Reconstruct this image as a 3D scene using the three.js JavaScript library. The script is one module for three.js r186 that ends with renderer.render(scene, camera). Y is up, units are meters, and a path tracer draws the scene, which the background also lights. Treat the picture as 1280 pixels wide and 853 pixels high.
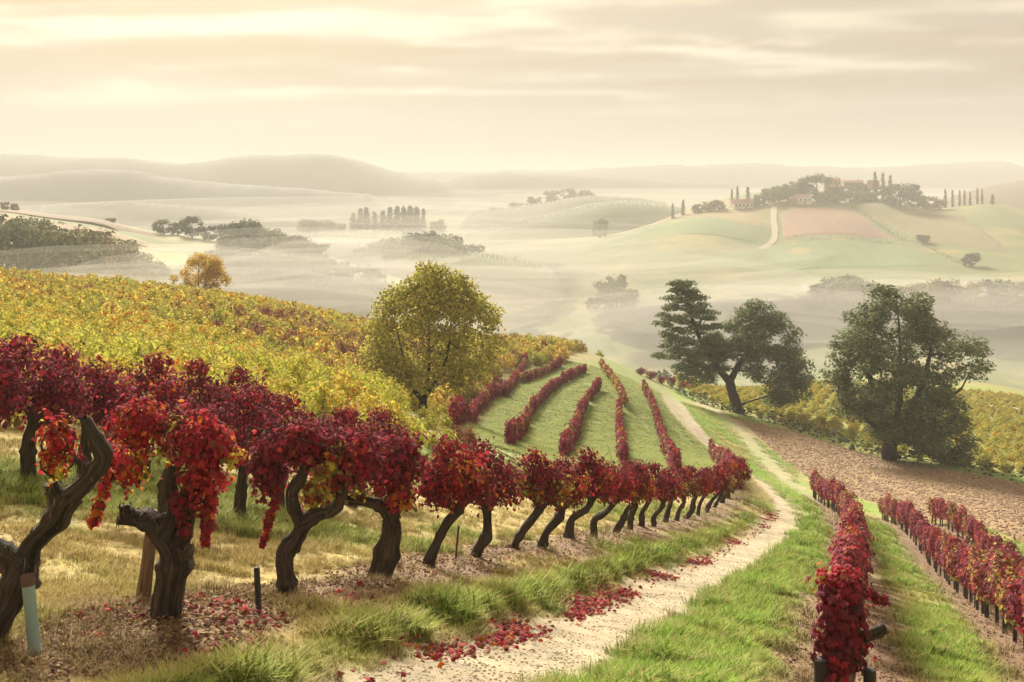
import * as THREE from 'three';
import { mergeGeometries } from 'three/addons/utils/BufferGeometryUtils.js';

// ---------------------------------------------------------------- camera, sky, sun, exposure
const scene = new THREE.Scene();
const camera = new THREE.PerspectiveCamera(34.54, 1280 / 853, 0.1, 20000);
camera.position.set(0, 0, 0);
camera.lookAt(0, 0, -1);
camera.setViewOffset(1280, 853, 0, 211.5, 1280, 853); // a shift lens: upright trees stay upright
const renderer = new THREE.WebGLRenderer();
renderer.toneMapping = THREE.LinearToneMapping;
renderer.toneMappingExposure = 2.5;
renderer.shadowMap.enabled = true;

function mulberry(a) { return () => { a |= 0; a = (a + 0x6d2b79f5) | 0; let t = Math.imul(a ^ (a >>> 15), 1 | a); t = (t + Math.imul(t ^ (t >>> 7), 61 | t)) ^ t; return ((t ^ (t >>> 14)) >>> 0) / 4294967296; }; }
const clamp = (v, a = 0, b = 1) => Math.min(b, Math.max(a, v)), lerp = (a, b, t) => a + (b - a) * t, sstep = (a, b, v) => { const t = clamp((v - a) / (b - a)); return t * t * (3 - 2 * t); };
function hash3(x, y, z) { let h = Math.imul(x, 374761393) ^ Math.imul(y, 668265263) ^ Math.imul(z, 2147483647 ^ 1013904223); h = Math.imul(h ^ (h >>> 13), 1274126177); return ((h ^ (h >>> 16)) >>> 0) / 4294967296; }
function noise3(x, y, z) {
  const ix = Math.floor(x), iy = Math.floor(y), iz = Math.floor(z), fx = x - ix, fy = y - iy, fz = z - iz, u = fx * fx * (3 - 2 * fx), v = fy * fy * (3 - 2 * fy), w = fz * fz * (3 - 2 * fz);
  const h = (a, b, c) => hash3(ix + a, iy + b, iz + c);
  return lerp(lerp(lerp(h(0, 0, 0), h(1, 0, 0), u), lerp(h(0, 1, 0), h(1, 1, 0), u), v), lerp(lerp(h(0, 0, 1), h(1, 0, 1), u), lerp(h(0, 1, 1), h(1, 1, 1), u), v), w);
}
const noise2 = (x, y) => noise3(x, y, 7.31);
function fbm(x, y, o = 4) { let s = 0, a = 0.5, n = 0; for (let i = 0; i < o; i++) { s += a * noise3(x, y, i * 9.7); n += a; x = x * 2.03 + 5.1; y = y * 2.03 + 3.3; a *= 0.5; } return s / n; }

// the sun stands behind thin cloud, ahead and to the left, low over the valley
const sunAz = -0.3, sunEl = 0.5;
const sunDir = new THREE.Vector3(Math.sin(sunAz) * Math.cos(sunEl), Math.sin(sunEl), -Math.cos(sunAz) * Math.cos(sunEl));
{
  const W = 2048, H = 1024, data = new Float32Array(W * H * 4);
  for (let r = 0; r < H; r++) {
    const el = ((r + 0.5) / H - 0.5) * Math.PI, y = Math.sin(el), c = Math.cos(el);
    for (let k = 0; k < W; k++) {
      const az = ((k + 0.5) / W - 0.5) * 2 * Math.PI, x = Math.cos(az) * c, z = Math.sin(az) * c, i = (r * W + k) * 4;
      const cosS = x * sunDir.x + y * sunDir.y + z * sunDir.z, yy = Math.max(y, 0);
      // thin layered cloud deck: coordinates on a high flat sheet, stretched along x
      const s = 1 / (yy + 0.055), cx = x * s, cz = z * s;
      const wx = fbm(cx * 0.5 + 9, cz * 1.1 + 2, 3) - 0.5;
      const f = fbm(cx * 0.6 + wx * 1.6 + 3, cz * 1.5 + wx * 2.4 + 11, 5), f2 = fbm(cx * 1.9 - 4 + wx, cz * 4.6 + 8 + wx * 2, 5);
      const band = sstep(0.49, 0.66, f * 0.6 + f2 * 0.4) * sstep(0.03, 0.1, yy), veil = sstep(0.55, 0.3, f) * sstep(0.04, 0.12, yy);
      const glow = Math.exp(-(1 - cosS) * 16), wide = Math.exp(-(1 - cosS) * 2.6);
      const hor = Math.exp(-yy * 9), base = [0.272, 0.228, 0.168], low = [0.325, 0.296, 0.243];
      for (let q = 0; q < 3; q++) {
        let v = lerp(base[q], low[q], hor);
        v *= 0.84 + 0.26 * wide;
        v += band * [0.125, 0.112, 0.08][q] * (0.4 + 0.85 * wide) - veil * [0.03, 0.042, 0.046][q];
        v += glow * [0.34, 0.29, 0.17][q];
        data[i + q] = v;
      }
      data[i + 3] = 1;
    }
  }
  const t = new THREE.DataTexture(data, W, H, THREE.RGBAFormat, THREE.FloatType);
  t.mapping = THREE.EquirectangularReflectionMapping; t.magFilter = THREE.LinearFilter; t.needsUpdate = true;
  scene.background = t; scene.environment = t;
}
const sun = new THREE.DirectionalLight(new THREE.Color(1, 0.91, 0.74), 4.3);
sun.position.copy(sunDir).multiplyScalar(300); sun.castShadow = true; sun.shadow.radius = 36;
sun.shadow.mapSize.set(4096, 4096);
Object.assign(sun.shadow.camera, { left: -160, right: 160, top: 160, bottom: -160, near: 1, far: 800 });
scene.add(sun, sun.target);
scene.fog = new THREE.FogExp2(new THREE.Color(1, 0.985, 0.94), 0.00053);

// ---------------------------------------------------------------- helpers for objects
const taken = {};
function numbered(name) { const n = (taken[name] = (taken[name] ?? -1) + 1); return n ? `${name}_${String(n).padStart(3, '0')}` : name; }
function tag(o, label, category, group, kind) { o.userData = {}; if (label) o.userData.label = label; if (category) o.userData.category = category; if (group) o.userData.group = group; if (kind) o.userData.kind = kind; return o; }
const shade = (m) => { m.castShadow = true; m.receiveShadow = true; return m; };
function top(o, name) { o.name = numbered(name); scene.add(o); return o; }
function part(name, geometry, material, parent) { const m = shade(new THREE.Mesh(geometry, material)); m.name = name; parent.add(m); return m; }
function structure(name, geometry, material) { const m = shade(new THREE.Mesh(geometry, material)); top(m, name); m.userData = { kind: 'structure' }; return m; }
const std = (o) => new THREE.MeshStandardMaterial({ roughness: 0.95, ...o });
const leafy = (o) => new THREE.MeshPhysicalMaterial({ roughness: 1, transmission: 0.4, thickness: 0, specularIntensity: 0.25, vertexColors: true, ...o });
const rgb = (r, g, b) => new THREE.Color().setRGB(r, g, b);
function geo(pos, idx, extra = {}) {
  const g = new THREE.BufferGeometry();
  g.setAttribute('position', new THREE.Float32BufferAttribute(pos, 3));
  if (idx) g.setIndex(idx);
  if (extra.uv) g.setAttribute('uv', new THREE.Float32BufferAttribute(extra.uv, 2));
  if (extra.color) g.setAttribute('color', new THREE.Float32BufferAttribute(extra.color, 3));
  g.computeVertexNormals();
  return g;
}
// a grey texture of layered noise with speckles; it tiles
function grain(size, seed, { lo = 0.6, hi = 1, speck = 0.2, f = 6, stretch = 1 } = {}) {
  const R = mulberry(seed), d = new Uint8Array(size * size * 4), N = 64;
  const lat = [0, 1, 2, 3].map(() => Float32Array.from({ length: N * N }, () => R()));
  const at = (L, x, y, p) => { const X = x * p, Y = y * p * stretch, py = Math.max(1, Math.round(p * stretch)), ix = Math.floor(X), iy = Math.floor(Y), u = X - ix, v = Y - iy, g = (a, b) => L[((b % py) % N) * N + ((a % p) % N)], su = u * u * (3 - 2 * u), sv = v * v * (3 - 2 * v); return lerp(lerp(g(ix, iy), g(ix + 1, iy), su), lerp(g(ix, iy + 1), g(ix + 1, iy + 1), su), sv); };
  for (let y = 0; y < size; y++) for (let x = 0; x < size; x++) {
    const u = x / size, v = y / size;
    let n = 0.38 * at(lat[0], u, v, f) + 0.3 * at(lat[1], u, v, f * 3) + 0.2 * at(lat[2], u, v, f * 8) + 0.12 * R();
    if (R() < speck * 0.2) n += (R() - 0.4) * 0.7;
    const c = Math.round(255 * clamp(lerp(lo, hi, clamp(n * 1.5 - 0.25)))), i = (y * size + x) * 4;
    d[i] = d[i + 1] = d[i + 2] = c; d[i + 3] = 255;
  }
  const t = new THREE.DataTexture(d, size, size); t.wrapS = t.wrapT = THREE.RepeatWrapping; t.magFilter = THREE.LinearFilter; t.needsUpdate = true;
  return t;
}
const texGround = grain(1024, 11, { lo: 0.5, hi: 1, speck: 0.5, f: 7 }), texBark = grain(512, 12, { lo: 0.1, hi: 1, speck: 0.1, f: 14, stretch: 0.2 }), texFine = grain(512, 13, { lo: 0.55, hi: 1, f: 9, speck: 0.6 });

// ---------------------------------------------------------------- terrain: a smooth surface through surveyed points (x, y, z)
const survey = [
  [-2.85, -2.82, -6.3], [-2.26, -2.97, -7.2], [-1.92, -3.68, -9.4], [-1.28, -4.11, -11], [-0.86, -4.56, -12.4], [-0.39, -5.16, -14.5],
  [0.12, -5.6, -16], [1.08, -6.48, -19], [2.21, -7.43, -22.3], [3.58, -8.8, -27], [5.19, -10.03, -31.5], [6.45, -10.92, -35],
  [7.82, -11.8, -39], [9.01, -12.99, -44], [11.72, -16.4, -60], [14.94, -21.16, -82], [-0.41, -3.19, -7], [0.48, -4.41, -10.9],
  [1.81, -5.76, -15.5], [3.76, -7.52, -21.5], [6.34, -9.62, -29], [8.66, -11.41, -36], [10.35, -12.86, -42], [12.05, -15.05, -52],
  [12.55, -16.57, -60], [15.07, -21.17, -88], [17.25, -24.99, -122], [2.39, -4.16, -8], [3.41, -5.54, -13], [8.09, -7.55, -17.5],
  [11.24, -10.59, -27], [15.16, -14.23, -40], [20.92, -19.66, -62], [13.48, -14.23, -45], [17.27, -18.69, -63], [-3.52, -4.5, -14.2],
  [-2.83, -5.33, -17], [-6.02, -4, -14], [26.12, -17.96, -56], [38.25, -23.43, -82], [31.52, -24.14, -92], [27.81, -25.11, -106],
  [24.08, -25.97, -118], [20.82, -27.26, -136], [69.97, -33.35, -150], [59.48, -33.24, -160], [45.92, -34.06, -175], [-1.82, -11.66, -50],
  [-4.65, -12.88, -57], [0, -12.64, -51], [2.37, -12.94, -50], [5, -13.04, -49], [7.5, -13.46, -49], [0.77, -19.52, -105],
  [6.12, -19.52, -105], [7.04, -18.44, -92], [9.18, -18.7, -90], [13.52, -21.25, -106], [-1.24, -17.04, -85], [0, -21.35, -135],
  [10.2, -23.16, -140], [21.73, -27.63, -142], [-44.31, -9.76, -95], [-39.8, -11.33, -105], [-32.69, -13.58, -115], [-26.24, -15.31, -120],
  [-18.22, -17.77, -125], [-9.48, -20.09, -130], [-20.99, -7.05, -45], [-30.32, -8.29, -65], [-17.64, -9.02, -55], [-12.19, -7.34, -38],
  [-11.63, -10.22, -55], [-7, -8.31, -40], [-11.77, -13.94, -85], [-16.95, -11.21, -75], [169.24, -26.95, -860], [198.98, -25.1, -840],
  [223.03, -22.92, -850], [288.34, -20.69, -860], [380.47, -24.73, -870], [405.83, -29.8, -870], [130.1, -34.07, -850], [95.63, -44.83, -820],
  [56.85, -55.15, -780], [10.79, -67.42, -740], [0, -73.98, -700], [170.55, -49.85, -720], [244.75, -45.23, -730], [265.31, -54.48, -650],
  [298.54, -53.64, -640], [117.49, -56.49, -620], [65.31, -63.27, -560], [24.49, -67.35, -560], [0, -67.42, -500], [125.95, -61.22, -480],
  [185.86, -60.13, -500], [195.92, -62.76, -420], [99.71, -59.55, -380], [40.82, -62.68, -400], [-195.92, -14.39, -420], [-162.97, -19.12, -430],
  [-134.69, -25.98, -440], [-111.52, -28.86, -450], [-121.87, -29.64, -380], [-147.96, -22.19, -350], [-75.22, -34.48, -430], [-55.39, -40.82, -400],
  [-40.82, -62.24, -700], [5.69, -66.52, -780], [65.6, -40.45, -1500], [-19.68, -61.01, -1350], [126.82, -49.67, -1450], [-107.14, -65.05, -1050],
  [-183.67, -65.05, -1050], [0, -42, -200], [33.67, -50, -220], [-27.7, -34, -190], [-54.01, -24, -190], [-93.29, -20, -200],
  [-105.69, -23, -250], [11.81, -60, -270], [-47.23, -50, -270], [102.62, -44, -220], [139.94, -58, -300], [65.6, -48, -250],
  [78.72, -58, -300], [-90.96, -33, -320], [-326.53, -60, -700], [-198.98, -64, -700], [-96.94, -66, -700], [368.8, -60, -1100],
  [134.11, -66, -1150], [513.12, -60, -1100], [-36.73, -5, -60], [-73.47, -8, -120], [-183.67, -16, -300], [-479.59, -40, -700],
  [41.98, -24, -60], [104.96, -48, -150], [279.88, -70, -400], [629.74, -35, -900], [0, -1.71, 0], [-3, -1.06, 0],
  [3, -2.35, 0], [-4, -1.82, -4], [0, -2.68, -4], [4, -3.53, -4], [0, -0.26, 6], [-8, 0.98, 4],
  [8, -2.46, 4], [8, -5.36, -8], [-9, -1.71, -8], [16, -8.54, -14], [16, -6.12, -4], [-16, 0.77, -4],
  [-1931.85, -68, -517.64], [-3380.74, -66, -905.87], [-6761.48, -66, -1811.73], [-1732.05, -68, -1000], [-3031.09, -66, -1750], [-6062.18, -66, -3500],
  [-1414.21, -68, -1414.21], [-2474.87, -66, -2474.87], [-4949.75, -66, -4949.75], [-1000, -68, -1732.05], [-1750, -66, -3031.09], [-3500, -66, -6062.18],
  [-517.64, -68, -1931.85], [-905.87, -66, -3380.74], [-1811.73, -66, -6761.48], [0, -68, -2000], [0, -66, -3500], [0, -66, -7000],
  [517.64, -68, -1931.85], [905.87, -66, -3380.74], [1811.73, -66, -6761.48], [1000, -68, -1732.05], [1750, -66, -3031.09], [3500, -66, -6062.18],
  [1414.21, -68, -1414.21], [2474.87, -66, -2474.87], [4949.75, -66, -4949.75], [1732.05, -68, -1000], [3031.09, -66, -1750], [6062.18, -66, -3500],
  [1931.85, -68, -517.64], [3380.74, -66, -905.87], [6761.48, -66, -1811.73], [56.38, -6, 20.52], [469.85, -30, 171.01], [3758.77, -60, 1368.08],
  [30, -6, 51.96], [250, -30, 433.01], [2000, -60, 3464.1], [0, -6, 60], [0, -30, 500], [0, -60, 4000],
  [-30, -6, 51.96], [-250, -30, 433.01], [-2000, -60, 3464.1], [-56.38, -6, 20.52], [-469.85, -30, 171.01], [-3758.77, -60, 1368.08]];
const warp = (x, z) => { const r = Math.hypot(x, z) + 1e-6, s = Math.log1p(r / 8) / r; return [x * s, z * s, r]; };
const kern = (d2) => (d2 > 0 ? 0.5 * d2 * Math.log(d2 + 1e-12) : 0);
const SU = survey.map((p) => warp(p[0], p[2])), SN = survey.length, weights = (() => {
  const m = SN + 3, A = Array.from({ length: m }, () => new Float64Array(m + 1));
  for (let i = 0; i < SN; i++) {
    for (let j = 0; j < SN; j++) A[i][j] = i === j ? 2e-4 : kern((SU[i][0] - SU[j][0]) ** 2 + (SU[i][1] - SU[j][1]) ** 2);
    A[i][SN] = A[SN][i] = 1; A[i][SN + 1] = A[SN + 1][i] = SU[i][0]; A[i][SN + 2] = A[SN + 2][i] = SU[i][1];
    A[i][m] = survey[i][1] / (SU[i][2] + 7);
  }
  for (let c = 0; c < m; c++) {
    let p = c; for (let r = c + 1; r < m; r++) if (Math.abs(A[r][c]) > Math.abs(A[p][c])) p = r;
    [A[c], A[p]] = [A[p], A[c]];
    for (let r = 0; r < m; r++) if (r !== c && A[r][c]) { const k = A[r][c] / A[c][c]; for (let q = c; q <= m; q++) A[r][q] -= k * A[c][q]; }
  }
  return Float64Array.from(A, (row, i) => row[m] / row[i]);
})();
const SX = Float64Array.from(SU, (p) => p[0]), SZ = Float64Array.from(SU, (p) => p[1]);
function relief(x, z) {
  const [u, v, r] = warp(x, z); let t = weights[SN] + weights[SN + 1] * u + weights[SN + 2] * v;
  for (let i = 0; i < SN; i++) { const a = u - SX[i], b = v - SZ[i]; t += weights[i] * kern(a * a + b * b); }
  return t * (r + 7);
}
function polyline(flat) { const p = []; for (let i = 0; i < flat.length; i += 2) p.push([flat[i], flat[i + 1]]); return p; }
// {d: distance to a polyline, s: side (left positive going along it)}
const prepared = new Map();
function along(line, x, z) {
  let P = prepared.get(line);
  if (!P) { P = new Float64Array((line.length - 1) * 5); for (let i = 0; i + 1 < line.length; i++) { const bx = line[i + 1][0] - line[i][0], bz = line[i + 1][1] - line[i][1]; P.set([line[i][0], line[i][1], bx, bz, 1 / (bx * bx + bz * bz)], i * 5); } prepared.set(line, P); }
  let best = 1e18, side = 1;
  for (let i = 0; i < P.length; i += 5) {
    const ex = x - P[i], ez = z - P[i + 1], bx = P[i + 2], bz = P[i + 3]; let k = (ex * bx + ez * bz) * P[i + 4]; if (k < 0) k = 0; else if (k > 1) k = 1;
    const dx = ex - bx * k, dz = ez - bz * k, d = dx * dx + dz * dz;
    if (d < best) { best = d; side = bx * dz - bz * dx < 0 ? 1 : -1; }
  }
  return { d: Math.sqrt(best), s: side };
}
function smoothLine(line, step) { const c = new THREE.CatmullRomCurve3(line.map(([x, z]) => new THREE.Vector3(x, 0, z)), false, 'centripetal'); return c.getSpacedPoints(Math.max(2, Math.round(c.getLength() / step))).map((p) => [p.x, p.z]); }
const inside = (poly, x, z) => { let o = false; for (let i = 0, j = poly.length - 1; i < poly.length; j = i++) { const [xi, zi] = poly[i], [xj, zj] = poly[j]; if (zi > z !== zj > z && x < ((xj - xi) * (z - zi)) / (zj - zi) + xi) o = !o; } return o; };

const frontRow = smoothLine(polyline([-3.8, -1.5, -2.85, -6.3, -2.26, -7.2, -1.92, -9.4, -1.28, -11, -0.86, -12.4, -0.39, -14.5, 0.12, -16, 1.08, -19, 2.21, -22.3, 3.58, -27, 5.19, -31.5, 6.45, -35, 7.82, -39, 9.01, -44, 11.72, -60, 14.94, -82]), 2);
const pathLine = smoothLine(polyline([-2.2, -1, -0.43, -6.88, 0.92, -11.51, 1.97, -14.88, 3.71, -20.29, 6.52, -28.95, 9.22, -37.63, 10.84, -43.73, 12.4, -53.18, 15.22, -71.49, 16.02, -83.89, 15.08, -88.05, 14.76, -96.43, 17.23, -121.89, 17.72, -138.89]), 2);
const fieldTrack = smoothLine(polyline([15.68, -58.47, 19.28, -78.73, 20.16, -90.66, 20.7, -100.02, 21.11, -107.25, 21.86, -124.98]), 2);
const rightRows = [
  smoothLine(polyline([1.6, -5.6, 2.4, -8, 6.2, -20, 10, -32, 13.48, -45, 17.27, -63]), 3),
  smoothLine(polyline([4.6, -7, 8.09, -17.5, 11.24, -27, 15.16, -40, 20.92, -62]), 3),
  smoothLine(polyline([9.5, -12, 12.4, -21, 16.4, -35, 20.9, -52, 22.2, -58]), 3)];
const midRows = [[-2.26, -41.87, -2.08, -71.44, -0.79, -83.36], [-0.48, -82.13, 1.4, -113.37], [0.84, -96.35, 4.89, -111.85], [-0.12, -42.33, 1.28, -72.94, 3.87, -93.05, 7.17, -108.15], [2.17, -46.56, 5.12, -78.95, 7.3, -92.77], [4.81, -47.44, 8.15, -83.44], [6.92, -46.1, 11.11, -83.75, 12.14, -100.92], [8.85, -86.08, 9.21, -100.31, 9.53, -116.8], [16.08, -137.06, 21.53, -138.66]].map((r) => smoothLine(polyline(r), 1));
const ploughed = polyline([21.86, -124.98, 21.53, -111.47, 27.66, -105.41, 31.36, -91.54, 39.09, -82.52, 90, -60, 55, -38, 24, -45, 23.07, -57.03, 23.45, -69.18, 21.5, -79.74, 21.66, -92.86]);
const strips = polyline([-2.27, -38.96, 0, -35.81, 3.45, -39.47, 7.15, -44.59, 15.27, -73.49, 15.83, -86.86, 16.38, -107, 44.17, -346.26, 8.79, -120.55, 1.62, -111.18, -1.24, -85.03]);
const hillCrest = -150;
const dist = (x, z) => Math.hypot(x, z);

function ground(x, z) {
  let y = relief(x, z);
  const d = dist(x, z);
  if (d < 130 && z < 6) {
    const p = along(pathLine, x, z).d, k = sstep(90, 25, d);
    y -= 0.11 * sstep(0.95, 0.5, p);
    y += (fbm(x * 0.9, z * 0.9, 3) - 0.5) * 0.16 * k * sstep(0.4, 1.0, p) + (fbm(x * 3.5 + 4, z * 3.5, 2) - 0.5) * 0.05 * k;
    if (d < 60) y += 0.07 * sstep(0.9, 0.2, along(frontRow, x, z).d);
  }
  return y;
}
const mix3 = (a, b, t) => [lerp(a[0], b[0], t), lerp(a[1], b[1], t), lerp(a[2], b[2], t)];
const C = { green: [0.2, 0.265, 0.04], lush: [0.2, 0.3, 0.036], dry: [0.38, 0.29, 0.1], soil: [0.175, 0.1, 0.058], plough: [0.27, 0.168, 0.098], strip: [0.2, 0.25, 0.05], vineGround: [0.22, 0.19, 0.065], farGreen: [0.15, 0.18, 0.07], yellowish: [0.3, 0.29, 0.07], sand: [0.41, 0.345, 0.235] };
// what grows or lies at a spot: colour, grass height and density, litter density
function cover(x, z) {
  const d = dist(x, z), n1 = fbm(x * 0.35 + 20, z * 0.35, 3), n2 = fbm(x * 1.6, z * 1.6 + 40, 3), n3 = fbm(x * 0.06, z * 0.06 + 9, 3);
  if (d > 240 || z > 12) return { c: mix3(C.farGreen, C.dry, sstep(0.45, 0.75, n3) * 0.6), h: 0, den: 0, lit: 0 };
  const p = along(pathLine, x, z), f = along(frontRow, x, z);
  let c, h = 0.1, den = 0.5, lit = 0;
  if (d > 40 && inside(ploughed, x, z)) {
    const row = 0.5 + 0.5 * Math.sin((x * 0.9 + z * 0.42) * 2.2);
    c = mix3(C.plough, C.dry, 0.12 * row + 0.4 * sstep(0.5, 0.8, n2)); den = 0; h = 0.08;
  } else if (d > 34 && inside(strips, x, z)) { c = mix3(C.strip, C.dry, sstep(0.5, 0.85, n2) * 0.5); h = 0.1; den = 0.4; }
  else if (p.s > 0) { // left of the path: verge, front row, meadow between the rows
    const greenish = sstep(0.42, 0.62, n1 + (n2 - 0.5) * 0.4);
    c = mix3(C.dry, C.green, greenish * 0.85); h = lerp(0.07, 0.13, greenish); den = 0.7;
    const soil = sstep(0.8, 0.25, f.d + (n2 - 0.5) * 1.3);
    c = mix3(c, C.soil, soil * 0.9); den *= 1 - soil * 0.78; lit = soil;
    const bank = sstep(0.6, 0.85, p.d) * sstep(1.9, 1.35, p.d + (n1 - 0.5) * 1.6) * sstep(0.75, 1.25, f.d) * sstep(45, 34, d);
    if (bank > 0) { c = mix3(c, C.lush, bank * 0.8); h = lerp(h, 0.19, bank); den = Math.max(den, bank); }
    if (d > 44) { c = mix3(c, C.vineGround, 0.6); den *= 0.5; }
  } else { // right of the path
    const greenish = sstep(0.34, 0.6, n1 * 0.6 + n2 * 0.4 + sstep(2.6, 0.6, p.d) * 0.2);
    c = mix3(mix3(C.dry, C.green, 0.35), C.lush, greenish); h = lerp(0.07, 0.14, greenish); den = 0.95;
    let r = 9; for (const line of rightRows) r = Math.min(r, along(line, x, z).d);
    const soil = sstep(1.0, 0.5, r + (n2 - 0.5) * 0.7) * (d < 75 ? 1 : 0);
    c = mix3(c, mix3(C.soil, C.plough, 0.4), soil); den *= 1 - soil * 0.95; lit = soil * 0.8;
    if (x > 25 && d > 95) { c = mix3(C.yellowish, C.green, sstep(0.4, 0.7, n1)); den = 0; }
  }
  if (x < -4 - (z + 20) * 0.05 && d > 24 && p.s > 0 && d < 160) c = mix3(c, C.vineGround, 0.7);
  if (d > 40 && d < 130) { const t = along(fieldTrack, x, z).d, k = 1 - sstep(0.5, 1.5, t + (n2 - 0.5) * 1.4); c = mix3(c, C.sand, k * 0.6); den *= 1 - k; }
  const wide = 0.7 * sstep(66, 95, d), path = sstep(0.64 + wide, 0.42 + wide, p.d + (n2 - 0.5) * 0.55);
  const worn = mix3(C.sand, [0.3, 0.22, 0.14], clamp(sstep(0.5, 0.75, n2) * 0.5 + sstep(0.16, 0.02, Math.abs(p.d - 0.34)) * 0.3 * noise2(x * 3, z * 3)));
  c = mix3(c, worn, path * sstep(150, 90, d)); den *= 1 - path; if (path > 0.4) lit = 0;
  return { c, h, den, lit, p, f };
}
// one sheet of ground to the horizon, its grid finest where one stands
function steps(first, grow, end) { const a = [0]; while (a[a.length - 1] < end) a.push(a[a.length - 1] + first + grow * a[a.length - 1]); return a; }
{
  const right = steps(0.15, 0.02, 6500), xs = [...right.slice(1).reverse().map((v) => -v), ...right], zs = [...steps(0.8, 0.12, 500).slice(1).reverse(), ...steps(0.15, 0.015, 6500).map((v) => -v)];
  const pos = [], uv = [], col = [], idx = [], nx = xs.length;
  for (const z of zs) for (const x of xs) {
    pos.push(x, ground(x, z), z); uv.push(x / 2.6, z / 2.6);
    const c = cover(x, z).c, k = 1.25 * (0.86 + 0.28 * noise2(x * 2.3, z * 2.3)); col.push(c[0] * k, c[1] * k, c[2] * k);
  }
  for (let j = 0; j + 1 < zs.length; j++) for (let i = 0; i + 1 < nx; i++) { const a = j * nx + i; idx.push(a, a + 1, a + nx, a + 1, a + nx + 1, a + nx); }
  for (let i = 0; i < idx.length; i += 3) { const a = idx[i], b = idx[i + 1], c = idx[i + 2], n = (pos[b * 3] - pos[a * 3]) * (pos[c * 3 + 2] - pos[a * 3 + 2]) - (pos[b * 3 + 2] - pos[a * 3 + 2]) * (pos[c * 3] - pos[a * 3]); if (n > 0) { idx[i + 1] = c; idx[i + 2] = b; } }
  structure('hillside', geo(pos, idx, { uv, color: col }), std({ vertexColors: true, map: texGround, bumpMap: texGround, bumpScale: 0.02 }));
  console.log('ground', pos.length / 3);
}
// ---------------------------------------------------------------- shapes shared by plants
// gnarled tube through points [x, y, z, radius]
function limb(points, { radial = 8, seg = 10, gnarl = 0.25, seed = 1, cap = true, knots = 2.5, ridge = 0 } = {}) {
  const curve = new THREE.CatmullRomCurve3(points.map((p) => new THREE.Vector3(p[0], p[1], p[2])), false, 'centripetal'), n = Math.max(2, seg), pos = [], uv = [], idx = [], len = curve.getLength();
  let nrm = null, prev = null;
  for (let i = 0; i <= n; i++) {
    const t = i / n, p = curve.getPoint(t), tan = curve.getTangent(t), f = t * (points.length - 1), k = Math.min(points.length - 2, Math.floor(f)), r = lerp(points[k][3], points[k + 1][3], f - k);
    if (!nrm) { nrm = new THREE.Vector3(tan.y * 0.3 + 0.2, -tan.x, 0.9); nrm.addScaledVector(tan, -nrm.dot(tan)).normalize(); } else nrm.addScaledVector(tan, -nrm.dot(tan)).normalize();
    const bin = new THREE.Vector3().crossVectors(tan, nrm);
    for (let j = 0; j <= radial; j++) {
      const a = ((j % radial) / radial) * Math.PI * 2, ca = Math.cos(a), sa = Math.sin(a);
      const g = 1 + gnarl * ((noise3(ca * 1.6 + seed * 3.1, sa * 1.6, t * len * 3.2 + seed) - 0.5) * 1.5 + (noise3(ca * 3 + seed, sa * 3 + 5, t * len * 1.2 + a * 0.2) - 0.5) * 1.2) + gnarl * 0.6 * Math.pow(Math.max(0, Math.sin(t * knots * Math.PI * 2 + seed)), 6) + (ridge ? ridge * (Math.abs(Math.sin(a * 3.5 + t * len * 2.2 + 1.6 * noise3(ca * 2, sa * 2, t * len * 4 + seed))) - 0.6) + ridge * 1.3 * (noise3(ca * 6 + seed, sa * 6, t * len * 14) - 0.5) : 0);
      pos.push(p.x + (nrm.x * ca + bin.x * sa) * r * g, p.y + (nrm.y * ca + bin.y * sa) * r * g, p.z + (nrm.z * ca + bin.z * sa) * r * g);
      uv.push((j / radial) * Math.max(1, Math.round(r * 12)), (t * len) * 1.2);
    }
  }
  for (let i = 0; i < n; i++) for (let j = 0; j < radial; j++) { const a = i * (radial + 1) + j; idx.push(a, a + 1, a + radial + 1, a + 1, a + radial + 2, a + radial + 1); }
  if (cap) { const e = curve.getPoint(1), b = n * (radial + 1), c = pos.length / 3; pos.push(e.x, e.y, e.z); uv.push(0.5, len); for (let j = 0; j < radial; j++) idx.push(b + j, b + j + 1, c); }
  const g = geo(pos, idx, { uv });
  const N = g.attributes.normal; // close the seam
  for (let i = 0; i <= n; i++) { const a = i * (radial + 1), b = a + radial, v = [0, 1, 2].map((q) => N.array[a * 3 + q] + N.array[b * 3 + q]), l = Math.hypot(...v) || 1; for (let q = 0; q < 3; q++) N.array[a * 3 + q] = N.array[b * 3 + q] = v[q] / l; }
  return g;
}
function flatLeaf(outline, centre, fold) { // a fan, creased along its midrib and cupped
  const pos = [0, centre, fold], idx = []; outline.forEach(([x, y]) => pos.push(x, y, -Math.abs(x) * fold * 1.4 - Math.max(0, y - 0.6) * fold));
  for (let i = 0; i < outline.length; i++) idx.push(0, 1 + i, 1 + ((i + 1) % outline.length));
  const g = geo(pos, idx); g.setAttribute('color', new THREE.Float32BufferAttribute(new Float32Array(pos.length).fill(1), 3)); return g;
}
const half = [[0.24, -0.1], [0.5, 0.12], [0.36, 0.32], [0.58, 0.6], [0.27, 0.64]];
const vineLeaf = flatLeaf([[0, 0.05], ...half, [0, 1], ...half.slice().reverse().map(([x, y]) => [-x, y])], 0.42, 0.14);
const kiteLeaf = flatLeaf([[0, 0], [0.45, 0.35], [0.3, 0.8], [0, 1], [-0.3, 0.8], [-0.45, 0.35]], 0.45, 0.14);
const sliver = flatLeaf([[0, 0], [0.38, 0.45], [0, 1], [-0.38, 0.45]], 0.45, 0.1);
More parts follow.
